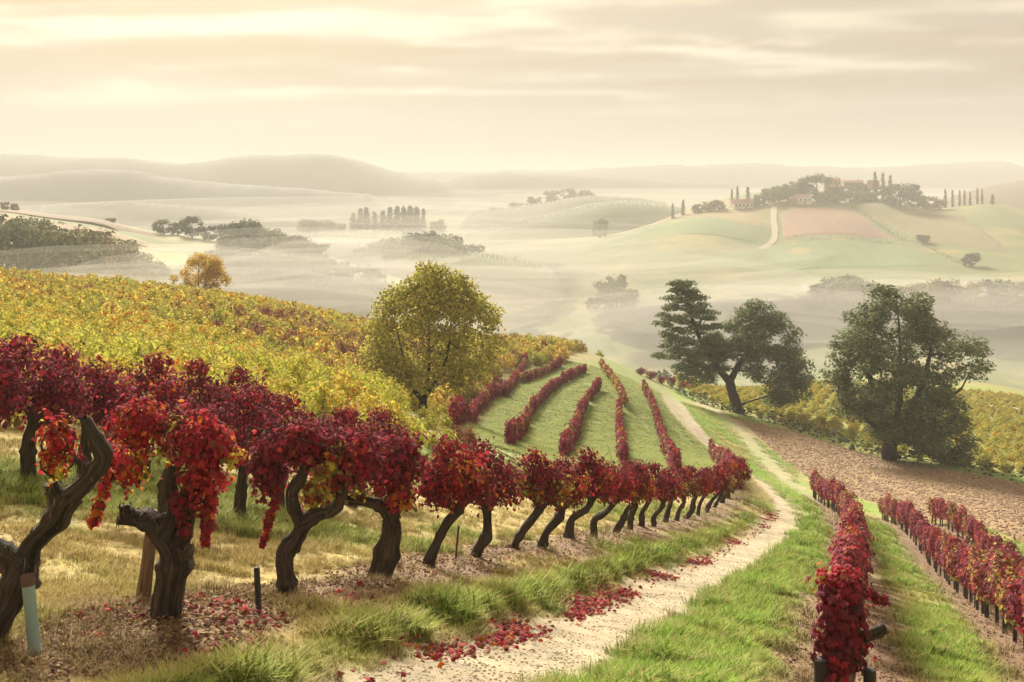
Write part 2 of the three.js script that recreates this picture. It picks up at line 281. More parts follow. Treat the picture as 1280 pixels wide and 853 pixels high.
const chip = (() => { const g = geo([0, 0, 0, 0.42, 0.48, -0.1, 0, 1, 0, -0.42, 0.48, -0.1], [0, 1, 2, 0, 2, 3]); g.setAttribute('color', new THREE.Float32BufferAttribute(new Float32Array(12).fill(1), 3)); return g; })();
const UP = new THREE.Vector3(0, 1, 0), v1 = new THREE.Vector3(), v2 = new THREE.Vector3(), v3 = new THREE.Vector3();
// a leaf's matrix: faces along n, hangs with its tip downwards turned by roll
function leafMatrix(p, n, size, roll) {
  v1.copy(n).normalize(); v2.set(0, -1, 0).addScaledVector(v1, v1.y); if (v2.lengthSq() < 1e-3) v2.set(1, 0, 0); v2.normalize().applyAxisAngle(v1, roll); v3.crossVectors(v2, v1);
  return new THREE.Matrix4().makeBasis(v3, v2, v1.clone()).scale(new THREE.Vector3(size * (0.62 + 0.5 * hash3(roll * 1e4 | 0, size * 1e5 | 0, 3)), size, size * (0.6 + 2.2 * hash3(roll * 1e4 | 0, size * 1e5 | 0, 9)))).setPosition(p[0], p[1], p[2]);
}
// leaves spread through lumpy ellipsoids; each gives [matrix, colour]
function leaves(blobs, R, palette, seed) {
  const out = [];
  blobs.forEach((b, bi) => {
    for (let k = 0; k < b.n * (b.more ?? 1); k++) {
      let x, y, z, l; do { x = R() * 2 - 1; y = R() * 2 - 1; z = R() * 2 - 1; l = Math.hypot(x, y, z); } while (l > 1 || l < 0.05);
      x /= l; y /= l; z /= l;
      const lump = 0.2 + 0.78 * noise3(x * 1.7 + seed + bi * 3.7, y * 1.7, z * 1.7 + seed) + 0.56 * noise3(x * 4.3 + seed, y * 4.3 + bi * 5.1, z * 4.3), rad = lump * Math.pow(lerp(b.hollow ?? 0.25, 1, Math.pow(R(), 0.6)), 0.8) * (R() < 0.12 ? 1.08 + R() * 0.4 : 1);
      const p = [b.c[0] + x * b.r[0] * rad, b.c[1] + y * b.r[1] * rad - (R() < 0.2 && y < 0.2 ? R() * R() * 0.45 * b.r[1] : 0), b.c[2] + z * b.r[2] * rad];
      const n = new THREE.Vector3(x + (R() - 0.5) * 1.3, y * 0.6 + 0.35 + (R() - 0.5) * 1.1, z + (R() - 0.5) * 1.3);
      const size = (b.size ?? 0.085) * (0.5 + 1.15 * R() * R() + 0.2 * R());
      out.push([leafMatrix(p, n, size, (R() - 0.5) * 1.6), palette(b, R, noise3(p[0] * 4 + seed * 2, p[1] * 4, p[2] * 4)), rad]);
    }
  });
  return out;
}
function instanced(name, g, material, list) {
  const m = shade(new THREE.InstancedMesh(g, material, list.length)); m.name = name;
  list.forEach(([mat, c], i) => { m.setMatrixAt(i, mat); m.setColorAt(i, c); });
  m.userData = { kind: 'stuff' };
  return m;
}
// the same leaves baked into one shared geometry with vertex colours, for plants that are copied often
function baked(g, list) {
  const P = g.attributes.position, N = g.attributes.normal, I = g.index.array, pos = new Float32Array(list.length * P.count * 3), nor = new Float32Array(pos.length), col = new Float32Array(pos.length), idx = new Uint32Array(list.length * I.length), nm = new THREE.Matrix3();
  list.forEach(([m, c], k) => {
    nm.getNormalMatrix(m);
    for (let i = 0; i < P.count; i++) {
      v1.fromBufferAttribute(P, i).applyMatrix4(m).toArray(pos, (k * P.count + i) * 3); v2.fromBufferAttribute(N, i).applyMatrix3(nm).normalize().toArray(nor, (k * P.count + i) * 3);
      c.toArray(col, (k * P.count + i) * 3);
    }
    for (let i = 0; i < I.length; i++) idx[k * I.length + i] = I[i] + k * P.count;
  });
  const o = new THREE.BufferGeometry();
  o.setAttribute('position', new THREE.BufferAttribute(pos, 3)); o.setAttribute('normal', new THREE.BufferAttribute(nor, 3)); o.setAttribute('color', new THREE.BufferAttribute(col, 3)); o.setIndex(new THREE.BufferAttribute(idx, 1));
  return o;
}
const mLeaf = leafy({}), mBark = std({ color: rgb(0.165, 0.12, 0.1), map: texBark, bumpMap: texBark, bumpScale: 0.05 }), mBarkGrey = std({ color: rgb(0.15, 0.115, 0.095), map: texBark, bumpMap: texBark, bumpScale: 0.02 });
const mBarkTree = std({ color: rgb(0.07, 0.05, 0.04), map: texBark, bumpMap: texBark, bumpScale: 0.03 });
const jit = (R, c, a = 0.3) => { const k = 1 - a / 2 + R() * a * 1.2; return rgb(c[0] * k, c[1] * k, c[2] * k); };
function pick(R, list) { let t = R() * list.reduce((s, e) => s + e[0], 0); for (const e of list) if ((t -= e[0]) <= 0) return e[1]; return list[0][1]; }
const L = { crimson: [0.25, 0.024, 0.045], red: [0.4, 0.035, 0.048], maroon: [0.15, 0.032, 0.044], wine: [0.185, 0.036, 0.06], brownRed: [0.23, 0.07, 0.05], orange: [0.5, 0.14, 0.025], yellow: [0.6, 0.46, 0.08], olive: [0.31, 0.28, 0.07], lime: [0.41, 0.43, 0.07] };
const palettes = {
  dark: (b, R) => jit(R, pick(R, [[5, L.maroon], [4, L.wine], [3, L.crimson], [1, L.red], [0.5, L.brownRed]])),
  red: (b, R, n) => jit(R, n > 0.6 && R() < 0.3 ? pick(R, [[1, L.orange], [1, L.brownRed]]) : pick(R, [[5, L.crimson], [2, L.red], [3, L.wine], [2.5, L.maroon], [1, L.brownRed]])),
  wine: (b, R) => jit(R, pick(R, [[5, L.crimson], [2.4, L.wine], [2, L.maroon], [1.4, L.red]])),
  bright: (b, R, n) => jit(R, n > 0.6 ? pick(R, [[2, L.orange], [1, L.yellow], [3, L.red], [1, L.brownRed]]) : pick(R, [[5, L.red], [3, L.crimson], [1, L.brownRed], [0.5, L.orange]])),
  mixed: (b, R, n) => jit(R, n > 0.52 ? pick(R, [[3, L.olive], [2, L.brownRed], [1.2, L.yellow], [1, L.orange]]) : pick(R, [[4, L.brownRed], [3, L.crimson], [1.5, L.maroon], [1, L.olive]])),
  gold: (b, R) => jit(R, pick(R, [[4, L.yellow], [2, L.orange], [2, L.lime], [2, L.red]])),
};
const blobPalette = (b, R, n) => palettes[b.p ?? 'red'](b, R, n);

const mBarkStrip = std({ vertexColors: true });
// ---------------------------------------------------------------- old vines of the front row
// arms: lists of [x, y, z, r] from the vine's foot; single: how many of the outermost leaves are meshes of their own
const rowTurn = (line, x, z) => { let b = 0, bd = 1e9; for (let i = 0; i + 1 < line.length; i++) { const d = Math.hypot(line[i][0] - x, line[i][1] - z); if (d < bd) { bd = d; b = i; } } return Math.atan2(-(line[b + 1][1] - line[b][1]), line[b + 1][0] - line[b][0]); };
const leafTints = Object.values(L).flatMap((c) => [0.75, 1, 1.25].map((k) => leafy({ color: rgb(c[0] * k, c[1] * k, c[2] * k), vertexColors: false })));
function vine({ at, trunk, arms = [], blobs, label, group, seed, single = 0, scale = 1, leaf = vineLeaf, bark = mBark, canes = 0, fine = false }) {
  const R = mulberry(seed * 7919 + 3), o = top(tag(new THREE.Group(), label, 'grapevine', group), 'grape_vine');
  o.position.set(at[0], ground(at[0], at[1]) - 0.03, at[1]); o.scale.setScalar(scale);
  part('trunk', limb(trunk.map((p) => [p[0], p[1], p[2], p[3] * 0.68]), { radial: 20, seg: 40, gnarl: 0.58, seed, ridge: 0.24 }), bark, o);
  arms.forEach((a, i) => part('arm', limb(a.map((p) => [p[0], p[1], p[2], p[3] * 0.84]), { radial: 12, seg: 22, gnarl: 0.42, seed: seed + i + 1, ridge: 0.16 }), bark, o));
  if (canes) { const g = []; for (let i = 0; i < canes; i++) { const b = blobs[Math.floor(R() * blobs.length)], c = b.c, q = () => (R() - 0.5) * 2.1; g.push(limb([[c[0] + q() * b.r[0] * 0.4, c[1] - b.r[1] * 0.7, c[2], 0.008], [c[0] + q() * b.r[0], c[1], c[2] + q() * b.r[2], 0.006], [c[0] + q() * b.r[0], c[1] + b.r[1] * (0.4 + R() * 0.9), c[2] + q() * b.r[2], 0.003]], { radial: 4, seg: 5, gnarl: 0.1, seed: i, cap: false })); } part('canes', mergeGeometries(g), mBarkGrey, o).userData = { kind: 'stuff' }; }
  if (single > 50) { // loose strips of bark
    const strips = [];
    for (const piece of o.children.filter((c) => c.name === 'trunk' || c.name === 'arm')) { const P = piece.geometry.attributes.position, N = piece.geometry.attributes.normal, n = Math.round(P.count * 0.3); for (let i = 0; i < n; i++) { const k = Math.floor(R() * P.count), s = 0.014 + R() * R() * 0.06, nn = new THREE.Vector3(N.getX(k) + (R() - 0.5) * 0.5, N.getY(k), N.getZ(k) + (R() - 0.5) * 0.5); strips.push([leafMatrix([P.getX(k) + N.getX(k) * 0.006, P.getY(k) + s * 0.5, P.getZ(k) + N.getZ(k) * 0.006], nn, s, (R() - 0.5) * 0.7).scale(new THREE.Vector3(0.2, 1.2, 0.35)), jit(R, pick(R, [[3, [0.075, 0.05, 0.042]], [2, [0.13, 0.095, 0.08]], [1, [0.2, 0.16, 0.135]]]), 0.5)]); } }
    part('bark_strips', baked(kiteLeaf, strips), mBarkStrip, o).userData = { kind: 'stuff' };
  }
  const list = leaves(blobs.map((b) => ({ ...b, r: b.r.map((v) => v * 0.87), more: (fine ? 2.1 : 1.45), size: (b.size ?? 0.085) * (fine ? 0.56 : 0.64) })), R, blobPalette, seed);
  const keyed = list.map((e) => [e, e[2] + R() * 0.5 + e[0].elements[14] * 0.35]).sort((a, b) => b[1] - a[1]).map((e) => e[0]);
  for (const [m, c] of keyed.slice(0, single)) {
    let best = 0, bd = 9; leafTints.forEach((t, i) => { const d = Math.abs(t.color.r - c.r) + Math.abs(t.color.g - c.g) + Math.abs(t.color.b - c.b); if (d < bd) { bd = d; best = i; } });
    const l = part('leaf', leaf, leafTints[best], o); m.decompose(l.position, l.quaternion, l.scale);
  }
  part('foliage', baked(leaf, keyed.slice(single)), mLeaf, o).userData = { kind: 'stuff' };
  return o;
}
// hanging sprays of leaves: a chain of small blobs from a to b
const spray = (a, b, n, k, r, p) => Array.from({ length: k }, (_, i) => { const t = i / (k - 1); return { c: [0, 1, 2].map((q) => lerp(a[q], b[q], t)), r: [r * (1 - t * 0.5), r * 0.9, r * (1 - t * 0.5)], n: Math.round(n / k), p, hollow: 0 }; });

// the four vines nearest to the path's start are each different
vine({ at: [-2.9, -6.35], seed: 1, fine: true, single: 120, canes: 12, label: 'leaning gnarled old vine with a small red and yellow leaf tuft on top',
  trunk: [[-0.16, -0.1, 0, 0.13], [-0.1, 0.12, 0, 0.11], [0.0, 0.3, 0.0, 0.12], [0.08, 0.46, 0, 0.13], [0.12, 0.6, 0, 0.085], [0.26, 0.76, 0, 0.085], [0.34, 0.9, 0, 0.1]],
  arms: [[[0.34, 0.88, 0, 0.07], [0.46, 1.0, 0, 0.055], [0.54, 1.12, 0, 0.058], [0.5, 1.22, 0.02, 0.05], [0.44, 1.34, 0.02, 0.035]], [[0.05, 0.5, 0, 0.1], [-0.08, 0.62, 0.03, 0.06], [-0.14, 0.64, 0.05, 0.04]], [[0.28, 0.85, 0, 0.06], [0.24, 0.98, 0.03, 0.04]], [[0.46, 1.04, 0, 0.02], [0.4, 1.1, 0.03, 0.014], [0.36, 1.14, 0.04, 0.01]]],
  blobs: [{ c: [0.3, 1.25, 0.06], r: [0.16, 0.2, 0.13], n: 150, p: 'bright', size: 0.062 }, { c: [0.28, 1.1, 0.06], r: [0.1, 0.12, 0.1], n: 60, p: 'gold', size: 0.06 }, { c: [0.58, 1.12, -0.05], r: [0.1, 0.1, 0.1], n: 30, p: 'bright', size: 0.06 }, { c: [-0.24, 0.52, 0.12], r: [0.12, 0.17, 0.1], n: 60, p: 'red', size: 0.08 }] });
vine({ at: [-2.26, -7.2], seed: 2, fine: true, single: 280, canes: 26, label: 'thick black vine trunk with blunt side stump and hanging bright red leaf columns',
  trunk: [[0.0, -0.1, 0, 0.15], [0.0, 0.06, 0, 0.125], [0.03, 0.25, 0, 0.12], [0.05, 0.42, 0, 0.125], [-0.02, 0.55, 0, 0.1], [-0.1, 0.64, 0, 0.085], [-0.22, 0.66, 0, 0.07], [-0.31, 0.67, 0.01, 0.06]],
  arms: [[[-0.02, 0.55, 0, 0.08], [0.05, 0.7, -0.01, 0.065], [0.02, 0.82, -0.02, 0.05], [0.03, 1.0, -0.02, 0.035]], [[0.06, 0.45, 0, 0.08], [0.12, 0.62, 0.0, 0.05], [0.16, 0.78, 0.02, 0.045], [0.22, 1.0, 0.02, 0.03]], [[0.1, 0.45, 0.02, 0.07], [0.15, 0.44, 0.04, 0.05]], [[-0.16, 0.69, 0.04, 0.012], [0.0, 0.69, 0.07, 0.011], [0.1, 0.78, 0.06, 0.01]], [[-0.27, 0.68, 0, 0.05], [-0.29, 0.75, 0, 0.035]]],
  blobs: [{ c: [-0.18, 1.32, 0.02], r: [0.24, 0.2, 0.2], n: 260, p: 'bright', size: 0.07 }, { c: [-0.24, 1.06, 0.05], r: [0.18, 0.22, 0.15], n: 210, p: 'bright', size: 0.066 }, { c: [-0.02, 1.2, -0.1], r: [0.2, 0.25, 0.16], n: 160, p: 'mixed', size: 0.066 }, { c: [0.26, 1.18, 0.04], r: [0.26, 0.22, 0.2], n: 360, p: 'bright', size: 0.07 }, { c: [0.24, 0.94, 0.08], r: [0.2, 0.22, 0.16], n: 290, p: 'bright', size: 0.068 }, { c: [0.46, 1.1, 0.05], r: [0.1, 0.08, 0.1], n: 40, p: 'gold', size: 0.07 },
    ...spray([-0.36, 0.98, 0.06], [-0.46, 0.68, 0.08], 90, 6, 0.06, 'bright'), ...spray([0.1, 0.86, 0.1], [0.14, 0.62, 0.1], 80, 5, 0.07, 'red'), ...spray([0.3, 0.84, 0.1], [0.28, 0.58, 0.12], 80, 5, 0.065, 'bright')] });
vine({ at: [-1.9, -9.4], fine: true, seed: 3, single: 160, canes: 22, label: 'forked Y-shaped old vine beside the short black stake with a trailing red spray',
  trunk: [[0.05, -0.1, 0, 0.14], [0.0, 0.06, 0, 0.11], [-0.03, 0.22, 0, 0.095], [-0.03, 0.4, 0, 0.1], [0.06, 0.54, 0, 0.085], [0.13, 0.66, 0, 0.08]],
  arms: [[[0.1, 0.62, 0, 0.06], [0.03, 0.78, 0, 0.055], [0.02, 0.92, 0, 0.05], [0.1, 1.04, 0, 0.05], [0.16, 1.2, 0, 0.035]], [[0.12, 0.64, 0, 0.065], [0.24, 0.72, 0, 0.06], [0.36, 0.76, 0, 0.06], [0.44, 0.9, 0, 0.055], [0.43, 1.1, 0, 0.035]]],
  blobs: [{ c: [0.1, 1.32, -0.05], r: [0.5, 0.22, 0.28], n: 560, p: 'red' }, { c: [-0.22, 1.1, -0.12], r: [0.26, 0.3, 0.22], n: 300, p: 'dark' }, { c: [0.36, 1.12, -0.02], r: [0.26, 0.26, 0.2], n: 260, p: 'mixed' }, { c: [0.6, 1.22, -0.02], r: [0.3, 0.26, 0.22], n: 280, p: 'red' }, { c: [0.18, 0.9, -0.06], r: [0.18, 0.2, 0.12], n: 110, p: 'mixed' }, ...spray([-0.1, 0.95, 0.02], [-0.23, 0.5, 0.04], 120, 8, 0.05, 'bright')] });
vine({ at: [-1.31, -11], seed: 4, single: 60, canes: 18, label: 'old vine whose trunk bends into a long level arm under olive leaves',
  trunk: [[-0.06, -0.1, 0, 0.17], [0.0, 0.1, 0, 0.125], [0.06, 0.3, 0, 0.12], [0.11, 0.5, 0, 0.115], [0.1, 0.64, 0, 0.1], [0.0, 0.76, 0, 0.08], [-0.14, 0.8, 0, 0.068], [-0.32, 0.81, 0.01, 0.055], [-0.48, 0.84, 0.02, 0.05]],
  arms: [[[0.1, 0.6, 0, 0.08], [0.16, 0.78, 0, 0.06], [0.2, 1.0, 0, 0.04]], [[-0.46, 0.83, 0.02, 0.045], [-0.5, 1.0, 0, 0.04], [-0.46, 1.2, 0, 0.03]]],
  blobs: [{ c: [0.16, 1.2, 0], r: [0.36, 0.4, 0.34], n: 900, p: 'red' }, { c: [0.2, 0.9, 0.1], r: [0.2, 0.2, 0.2], n: 200, p: 'bright' }, { c: [-0.3, 1.05, -0.04], r: [0.34, 0.24, 0.24], n: 360, p: 'mixed' }, { c: [-0.3, 1.36, -0.05], r: [0.3, 0.2, 0.24], n: 320, p: 'red' }] });
// the rest of the row: trunks lean along the row, crowns are full and rounded
const rowSpots = [-0.89, -12.4, -0.42, -14.5, 0.09, -16, 0.53, -17.3, 1.05, -19, 1.58, -20.5, 2.18, -22.3, 2.62, -24, 3.05, -25.5, 3.54, -27, 4.03, -28.5, 4.55, -30, 5.08, -31.4, 5.65, -33, 6.2, -34.6, 6.75, -36.2, 7.34, -38, 7.93, -40, 8.48, -42, 8.98, -44];
const rowVines = polyline(rowSpots);
rowVines.forEach(([x, z], i) => {
  const R = mulberry(500 + i), far = i > 8, s = 1 + (R() - 0.5) * 0.1, lean = 0.04 + R() * 0.36, q = far ? 0.55 : 1, lx = lean, k = far ? 1.35 : 1;
  const second = i % 3 === 2 ? 'mixed' : 'red';
  vine({ at: [x, z], seed: 20 + i, scale: s * 0.95, leaf: i > 0 ? kiteLeaf : vineLeaf, canes: far ? 0 : 9, group: 'old vines of the front row',
    label: 'old red vine with leaning bare trunk in the single row that lines the dirt path',
    trunk: [[-0.1, -0.1, 0, 0.12 + R() * 0.03], [-0.05, 0.1, 0, 0.095], [(R() - 0.35) * 0.16, 0.3 + R() * 0.1, (R() - 0.5) * 0.12, 0.07 + R() * 0.03], [lx * 0.6 + (R() - 0.5) * 0.12, 0.56, 0, 0.07 + R() * 0.025], [lx, 0.74, 0, 0.085], [lx + 0.08, 0.84, 0, 0.06]],
    arms: [[[lx, 0.7, 0, 0.06], [lx - 0.16, 0.84, 0.02, 0.05], [lx - 0.3, 0.92 + R() * 0.1, 0, 0.035]], [[lx + 0.04, 0.78, 0, 0.055], [lx + 0.16, 0.92, 0, 0.045], [lx + 0.2, 1.1, 0, 0.03]]],
    blobs: [{ c: [lx - 0.05, 1.2, 0], r: [0.5, 0.42, 0.44], n: Math.round(820 * q), size: 0.085 * k, p: R() < 0.2 ? 'dark' : R() < 0.25 ? 'bright' : 'red' }, { c: [lx - 0.3, 1.08 + R() * 0.06, 0.08], r: [0.32, 0.3, 0.34], n: Math.round(330 * q), size: 0.085 * k, p: second }, { c: [lx + 0.24, 1.04 + R() * 0.06, 0.08], r: [0.3, 0.32, 0.34], n: Math.round(330 * q), size: 0.085 * k, p: R() < 0.5 ? 'mixed' : R() < 0.5 ? 'bright' : 'red' }, { c: [lx + (R() - 0.5) * 0.3, 0.93, 0.14], r: [0.34, 0.18, 0.26], n: Math.round(150 * q), size: 0.08 * k, p: R() < 0.65 ? 'mixed' : 'red' }, { c: [lx + (R() - 0.5) * 0.4, 1.5, 0], r: [0.22, 0.16, 0.22], n: Math.round(120 * q), size: 0.08 * k, p: 'red' }] });
});
// the vines of the two rows behind, dark crowns
const behind = polyline([-3.99, -12.6, -3.52, -14.2, -3.34, -15.8, -2.87, -17, -2.77, -19, -2.53, -21]), behind2 = polyline([-6.44, -13, -6.26, -14.2, -6.01, -15.4, -5.7, -17, -5.54, -19, -5.2, -21]);
[[behind, 'dark-leaved maroon vine with straight grey trunk in the second row, behind the gnarled vines', 'vines of the second row'], [behind2, 'tall bushy maroon vine in the third row, in front of the yellow hillside vines', 'vines of the third row']].forEach(([spots, label, group], ri) => spots.forEach(([x, z], i) => {
  const R = mulberry(900 + ri * 50 + i), big = ri ? 1.12 : 1.0, lx = 0.05 + R() * 0.1;
  vine({ at: [x, z], seed: 60 + ri * 20 + i, scale: big, canes: 3, group, label, bark: mBark, leaf: kiteLeaf,
    trunk: [[0, -0.1, 0, 0.13], [0, 0.2, 0, 0.1], [0.02, 0.5, 0, 0.1], [lx, 0.8, 0, 0.085]], arms: [[[lx, 0.75, 0, 0.06], [lx - 0.2, 0.95, 0, 0.04]], [[lx, 0.75, 0, 0.06], [lx + 0.2, 0.95, 0, 0.04]]],
    blobs: [{ c: [0, 1.25, 0], r: [0.68, 0.44, 0.5], n: 950, p: 'dark', size: 0.085 }, { c: [-0.4, 1.0, 0.1], r: [0.38, 0.4, 0.36], n: 420, p: R() < 0.3 ? 'red' : 'dark' }, { c: [0.42, 1.05, 0.1], r: [0.36, 0.36, 0.36], n: 420, p: 'dark' }, { c: [(R() - 0.5) * 0.6, 1.62, 0], r: [0.28, 0.18, 0.25], n: 150, p: 'red' }] });
}));
// the vine at the head of the nearest row on the right: a tall curtain of leaves with a sawn arm
vine({ at: [2.4, -8], seed: 90, scale: 0.84, single: 260, canes: 14, label: 'tall red-leaved vine curtain at the head of its row with a sawn-off arm sticking out',
  trunk: [[0.02, -0.1, 0, 0.12], [0.0, 0.2, 0, 0.1], [0.02, 0.5, 0, 0.1], [0.06, 0.8, 0, 0.09], [0.02, 1.0, 0, 0.07]],
  arms: [[[0.06, 0.86, 0, 0.07], [0.18, 0.97, 0.03, 0.055], [0.3, 1.03, 0.05, 0.052], [0.37, 1.07, 0.06, 0.05]], [[0.02, 0.95, 0, 0.06], [-0.05, 1.15, 0, 0.04], [-0.06, 1.3, 0, 0.03]]],
  blobs: [{ c: [0, 1.2, 0.04], r: [0.25, 0.3, 0.24], n: 400, p: 'wine', size: 0.105, hollow: 0.5 }, { c: [-0.02, 0.96, 0.08], r: [0.25, 0.3, 0.24], n: 330, p: 'wine', size: 0.105, hollow: 0.5 }, { c: [-0.05, 0.82, 0.12], r: [0.2, 0.18, 0.2], n: 150, p: 'wine', size: 0.105, hollow: 0.5 }, { c: [0.0, 1.42, -0.06], r: [0.25, 0.14, 0.24], n: 220, p: 'bright', size: 0.09 }, ...spray([0.24, 1.36, 0], [0.36, 1.3, 0.02], 50, 3, 0.07, 'red'), ...spray([-0.02, 0.55, 0.16], [0.04, 0.35, 0.18], 60, 4, 0.1, 'red')] });
console.log('vines');

// ---------------------------------------------------------------- trellised vines in the rows on the right and in the grass strips
const mPost = std({ color: rgb(0.2, 0.15, 0.115), map: texBark, bumpMap: texBark, bumpScale: 0.01 });
function hedgeVine(seed, pal, n, size, w, h) { // shared geometries: crown along x, foot at 0
  const R = mulberry(seed), l = leaves([{ c: [0, h - 0.42, 0], r: [w, 0.46, 0.27], n, p: pal, size }, { c: [0, h - (h < 1.3 ? 0.78 : 0.62), 0.02], r: [w, h < 1.3 ? 0.45 : 0.3, 0.25], n: Math.round(n * 0.5), p: pal, size }], R, blobPalette, seed);
  return { crown: baked(chip, l), trunk: limb([[0, -0.15, 0, 0.055], [0.02, 0.3, 0, 0.04], [0, h - 0.45, 0, 0.045]], { radial: 6, seg: 5, gnarl: 0.3, seed }) };
}
const rightKinds = [1, 2, 3, 4, 5].map((s) => hedgeVine(100 + s, ['red', 'wine', 'red', 'dark', 'mixed'][s - 1], 760, 0.105, 0.64, 1.45));
const midKinds = [1, 2, 3, 4, 5].map((s) => hedgeVine(120 + s, ['red', 'dark', 'wine', 'red', 'mixed'][s - 1], 330, 0.17, 0.8, 1.2));
const goldKinds = [1, 2, 3].map((s) => hedgeVine(130 + s, s === 1 ? 'gold' : 'mixed', 260, 0.19, 0.75, 1.3));
function plantRow(line, kinds, gap, label, group, seed, skip = 0, stop = 1e9) {
  const R = mulberry(seed), pts = smoothLine(line, gap);
  pts.forEach(([x, z], i) => {
    if (i < skip || i > stop || R() < 0.04) return;
    const k = kinds[Math.floor(R() * kinds.length)], o = top(tag(new THREE.Group(), label, 'grapevine', group), 'trellised_vine');
    const [ax, az] = pts[Math.max(0, i - 1)], [bx, bz] = pts[Math.min(pts.length - 1, i + 1)];
    o.position.set(x + (R() - 0.5) * 0.12, ground(x, z) - 0.02, z); o.rotation.y = Math.atan2(-(bz - az), bx - ax) + (R() < 0.5 ? Math.PI : 0); o.scale.set(0.9 + R() * 0.2, 0.78 + R() * 0.34, 0.6 + R() * 0.4);
    part('foliage', k.crown, mLeaf, o); part('trunk', k.trunk, mBark, o);
  });
}
plantRow(rightRows[0], rightKinds, 1.15, 'red vine further down the row that starts with the tall leaf curtain', 'vines of the leaf curtain row', 71, 7);
plantRow(rightRows[1], rightKinds, 1.15, 'red vine in the long trellised row next to the leaf curtain row', 'vines of the long trellised row', 72, 6);
plantRow(rightRows[2], rightKinds, 1.15, 'red vine in the short row at the edge of the ploughed field', 'vines by the ploughed field', 73, 18);
plantRow(frontRow.filter(([, z]) => z < -45), midKinds, 1.3, 'small red vine where the front row turns away from the path bend', 'far end of the front row', 74);
midRows.forEach((r, i) => plantRow(r, i === 7 ? goldKinds : midKinds, i === 7 ? 1.6 : 1.35, ['red vine in the first row beside the lone green tree', 'red vine in the short steep row above the lone tree row', 'red vine in the short row below the yellow crest', 'red vine in the long row running up to the yellow crest', 'red vine in the middle row of the grass strips', 'red vine in the straight short row between the grass strips', 'red vine in the row next to the farm track', 'gold and red vine in the row above the straight short row', 'red vine in the row on the crest near the forked cedar'][i], ['row by the lone tree', 'steep short row', 'row below the crest', 'long strip row', 'middle strip row', 'straight short row', 'row by the track', 'gold strip row', 'crest row by the cedar'][i], 80 + i));

// ---------------------------------------------------------------- the yellow hillside vineyard
const hillKinds = [['lime', [[6, L.lime], [2, L.yellow], [1, L.olive]]], ['lime', [[4, L.lime], [4, L.yellow], [1, L.olive]]], ['yellow', [[5, L.yellow], [2, L.lime], [1, L.orange]]], ['yellow', [[4, L.yellow], [2, L.olive], [2, L.lime]]], ['olive', [[4, L.olive], [3, L.lime], [1, L.yellow]]], ['gold', [[4, L.yellow], [2, [0.42, 0.2, 0.06]], [1, L.olive]]], ['tan', [[3, [0.34, 0.2, 0.09]], [2, L.olive], [2, L.yellow]]], ['russet', [[3, L.brownRed], [2, [0.3, 0.14, 0.07]], [1, L.wine], [1, L.olive]]]].map(([, mixd], s) => {
  const R = mulberry(300 + s), pal = (b, r) => jit(r, pick(r, mixd), 0.45);
  const mk = (n, size) => baked(chip, leaves([{ c: [0, 0.75, 0], r: [0.75, 0.5, 0.6], n, size }, { c: [0.35, 0.6, 0.1], r: [0.5, 0.45, 0.45], n: n / 2, size }, { c: [-0.35, 0.55, 0.1], r: [0.5, 0.42, 0.45], n: n / 2, size }, { c: [0.1, 1.15, 0], r: [0.28, 0.3, 0.3], n: n / 5, size }], R, pal, s + 5));
  return { near: mk(430, 0.12), far: mk(190, 0.2), trunk: limb([[0, -0.15, 0, 0.06], [0.03, 0.3, 0, 0.05], [0, 0.6, 0, 0.04]], { radial: 6, seg: 4, gnarl: 0.3, seed: s }) };
});
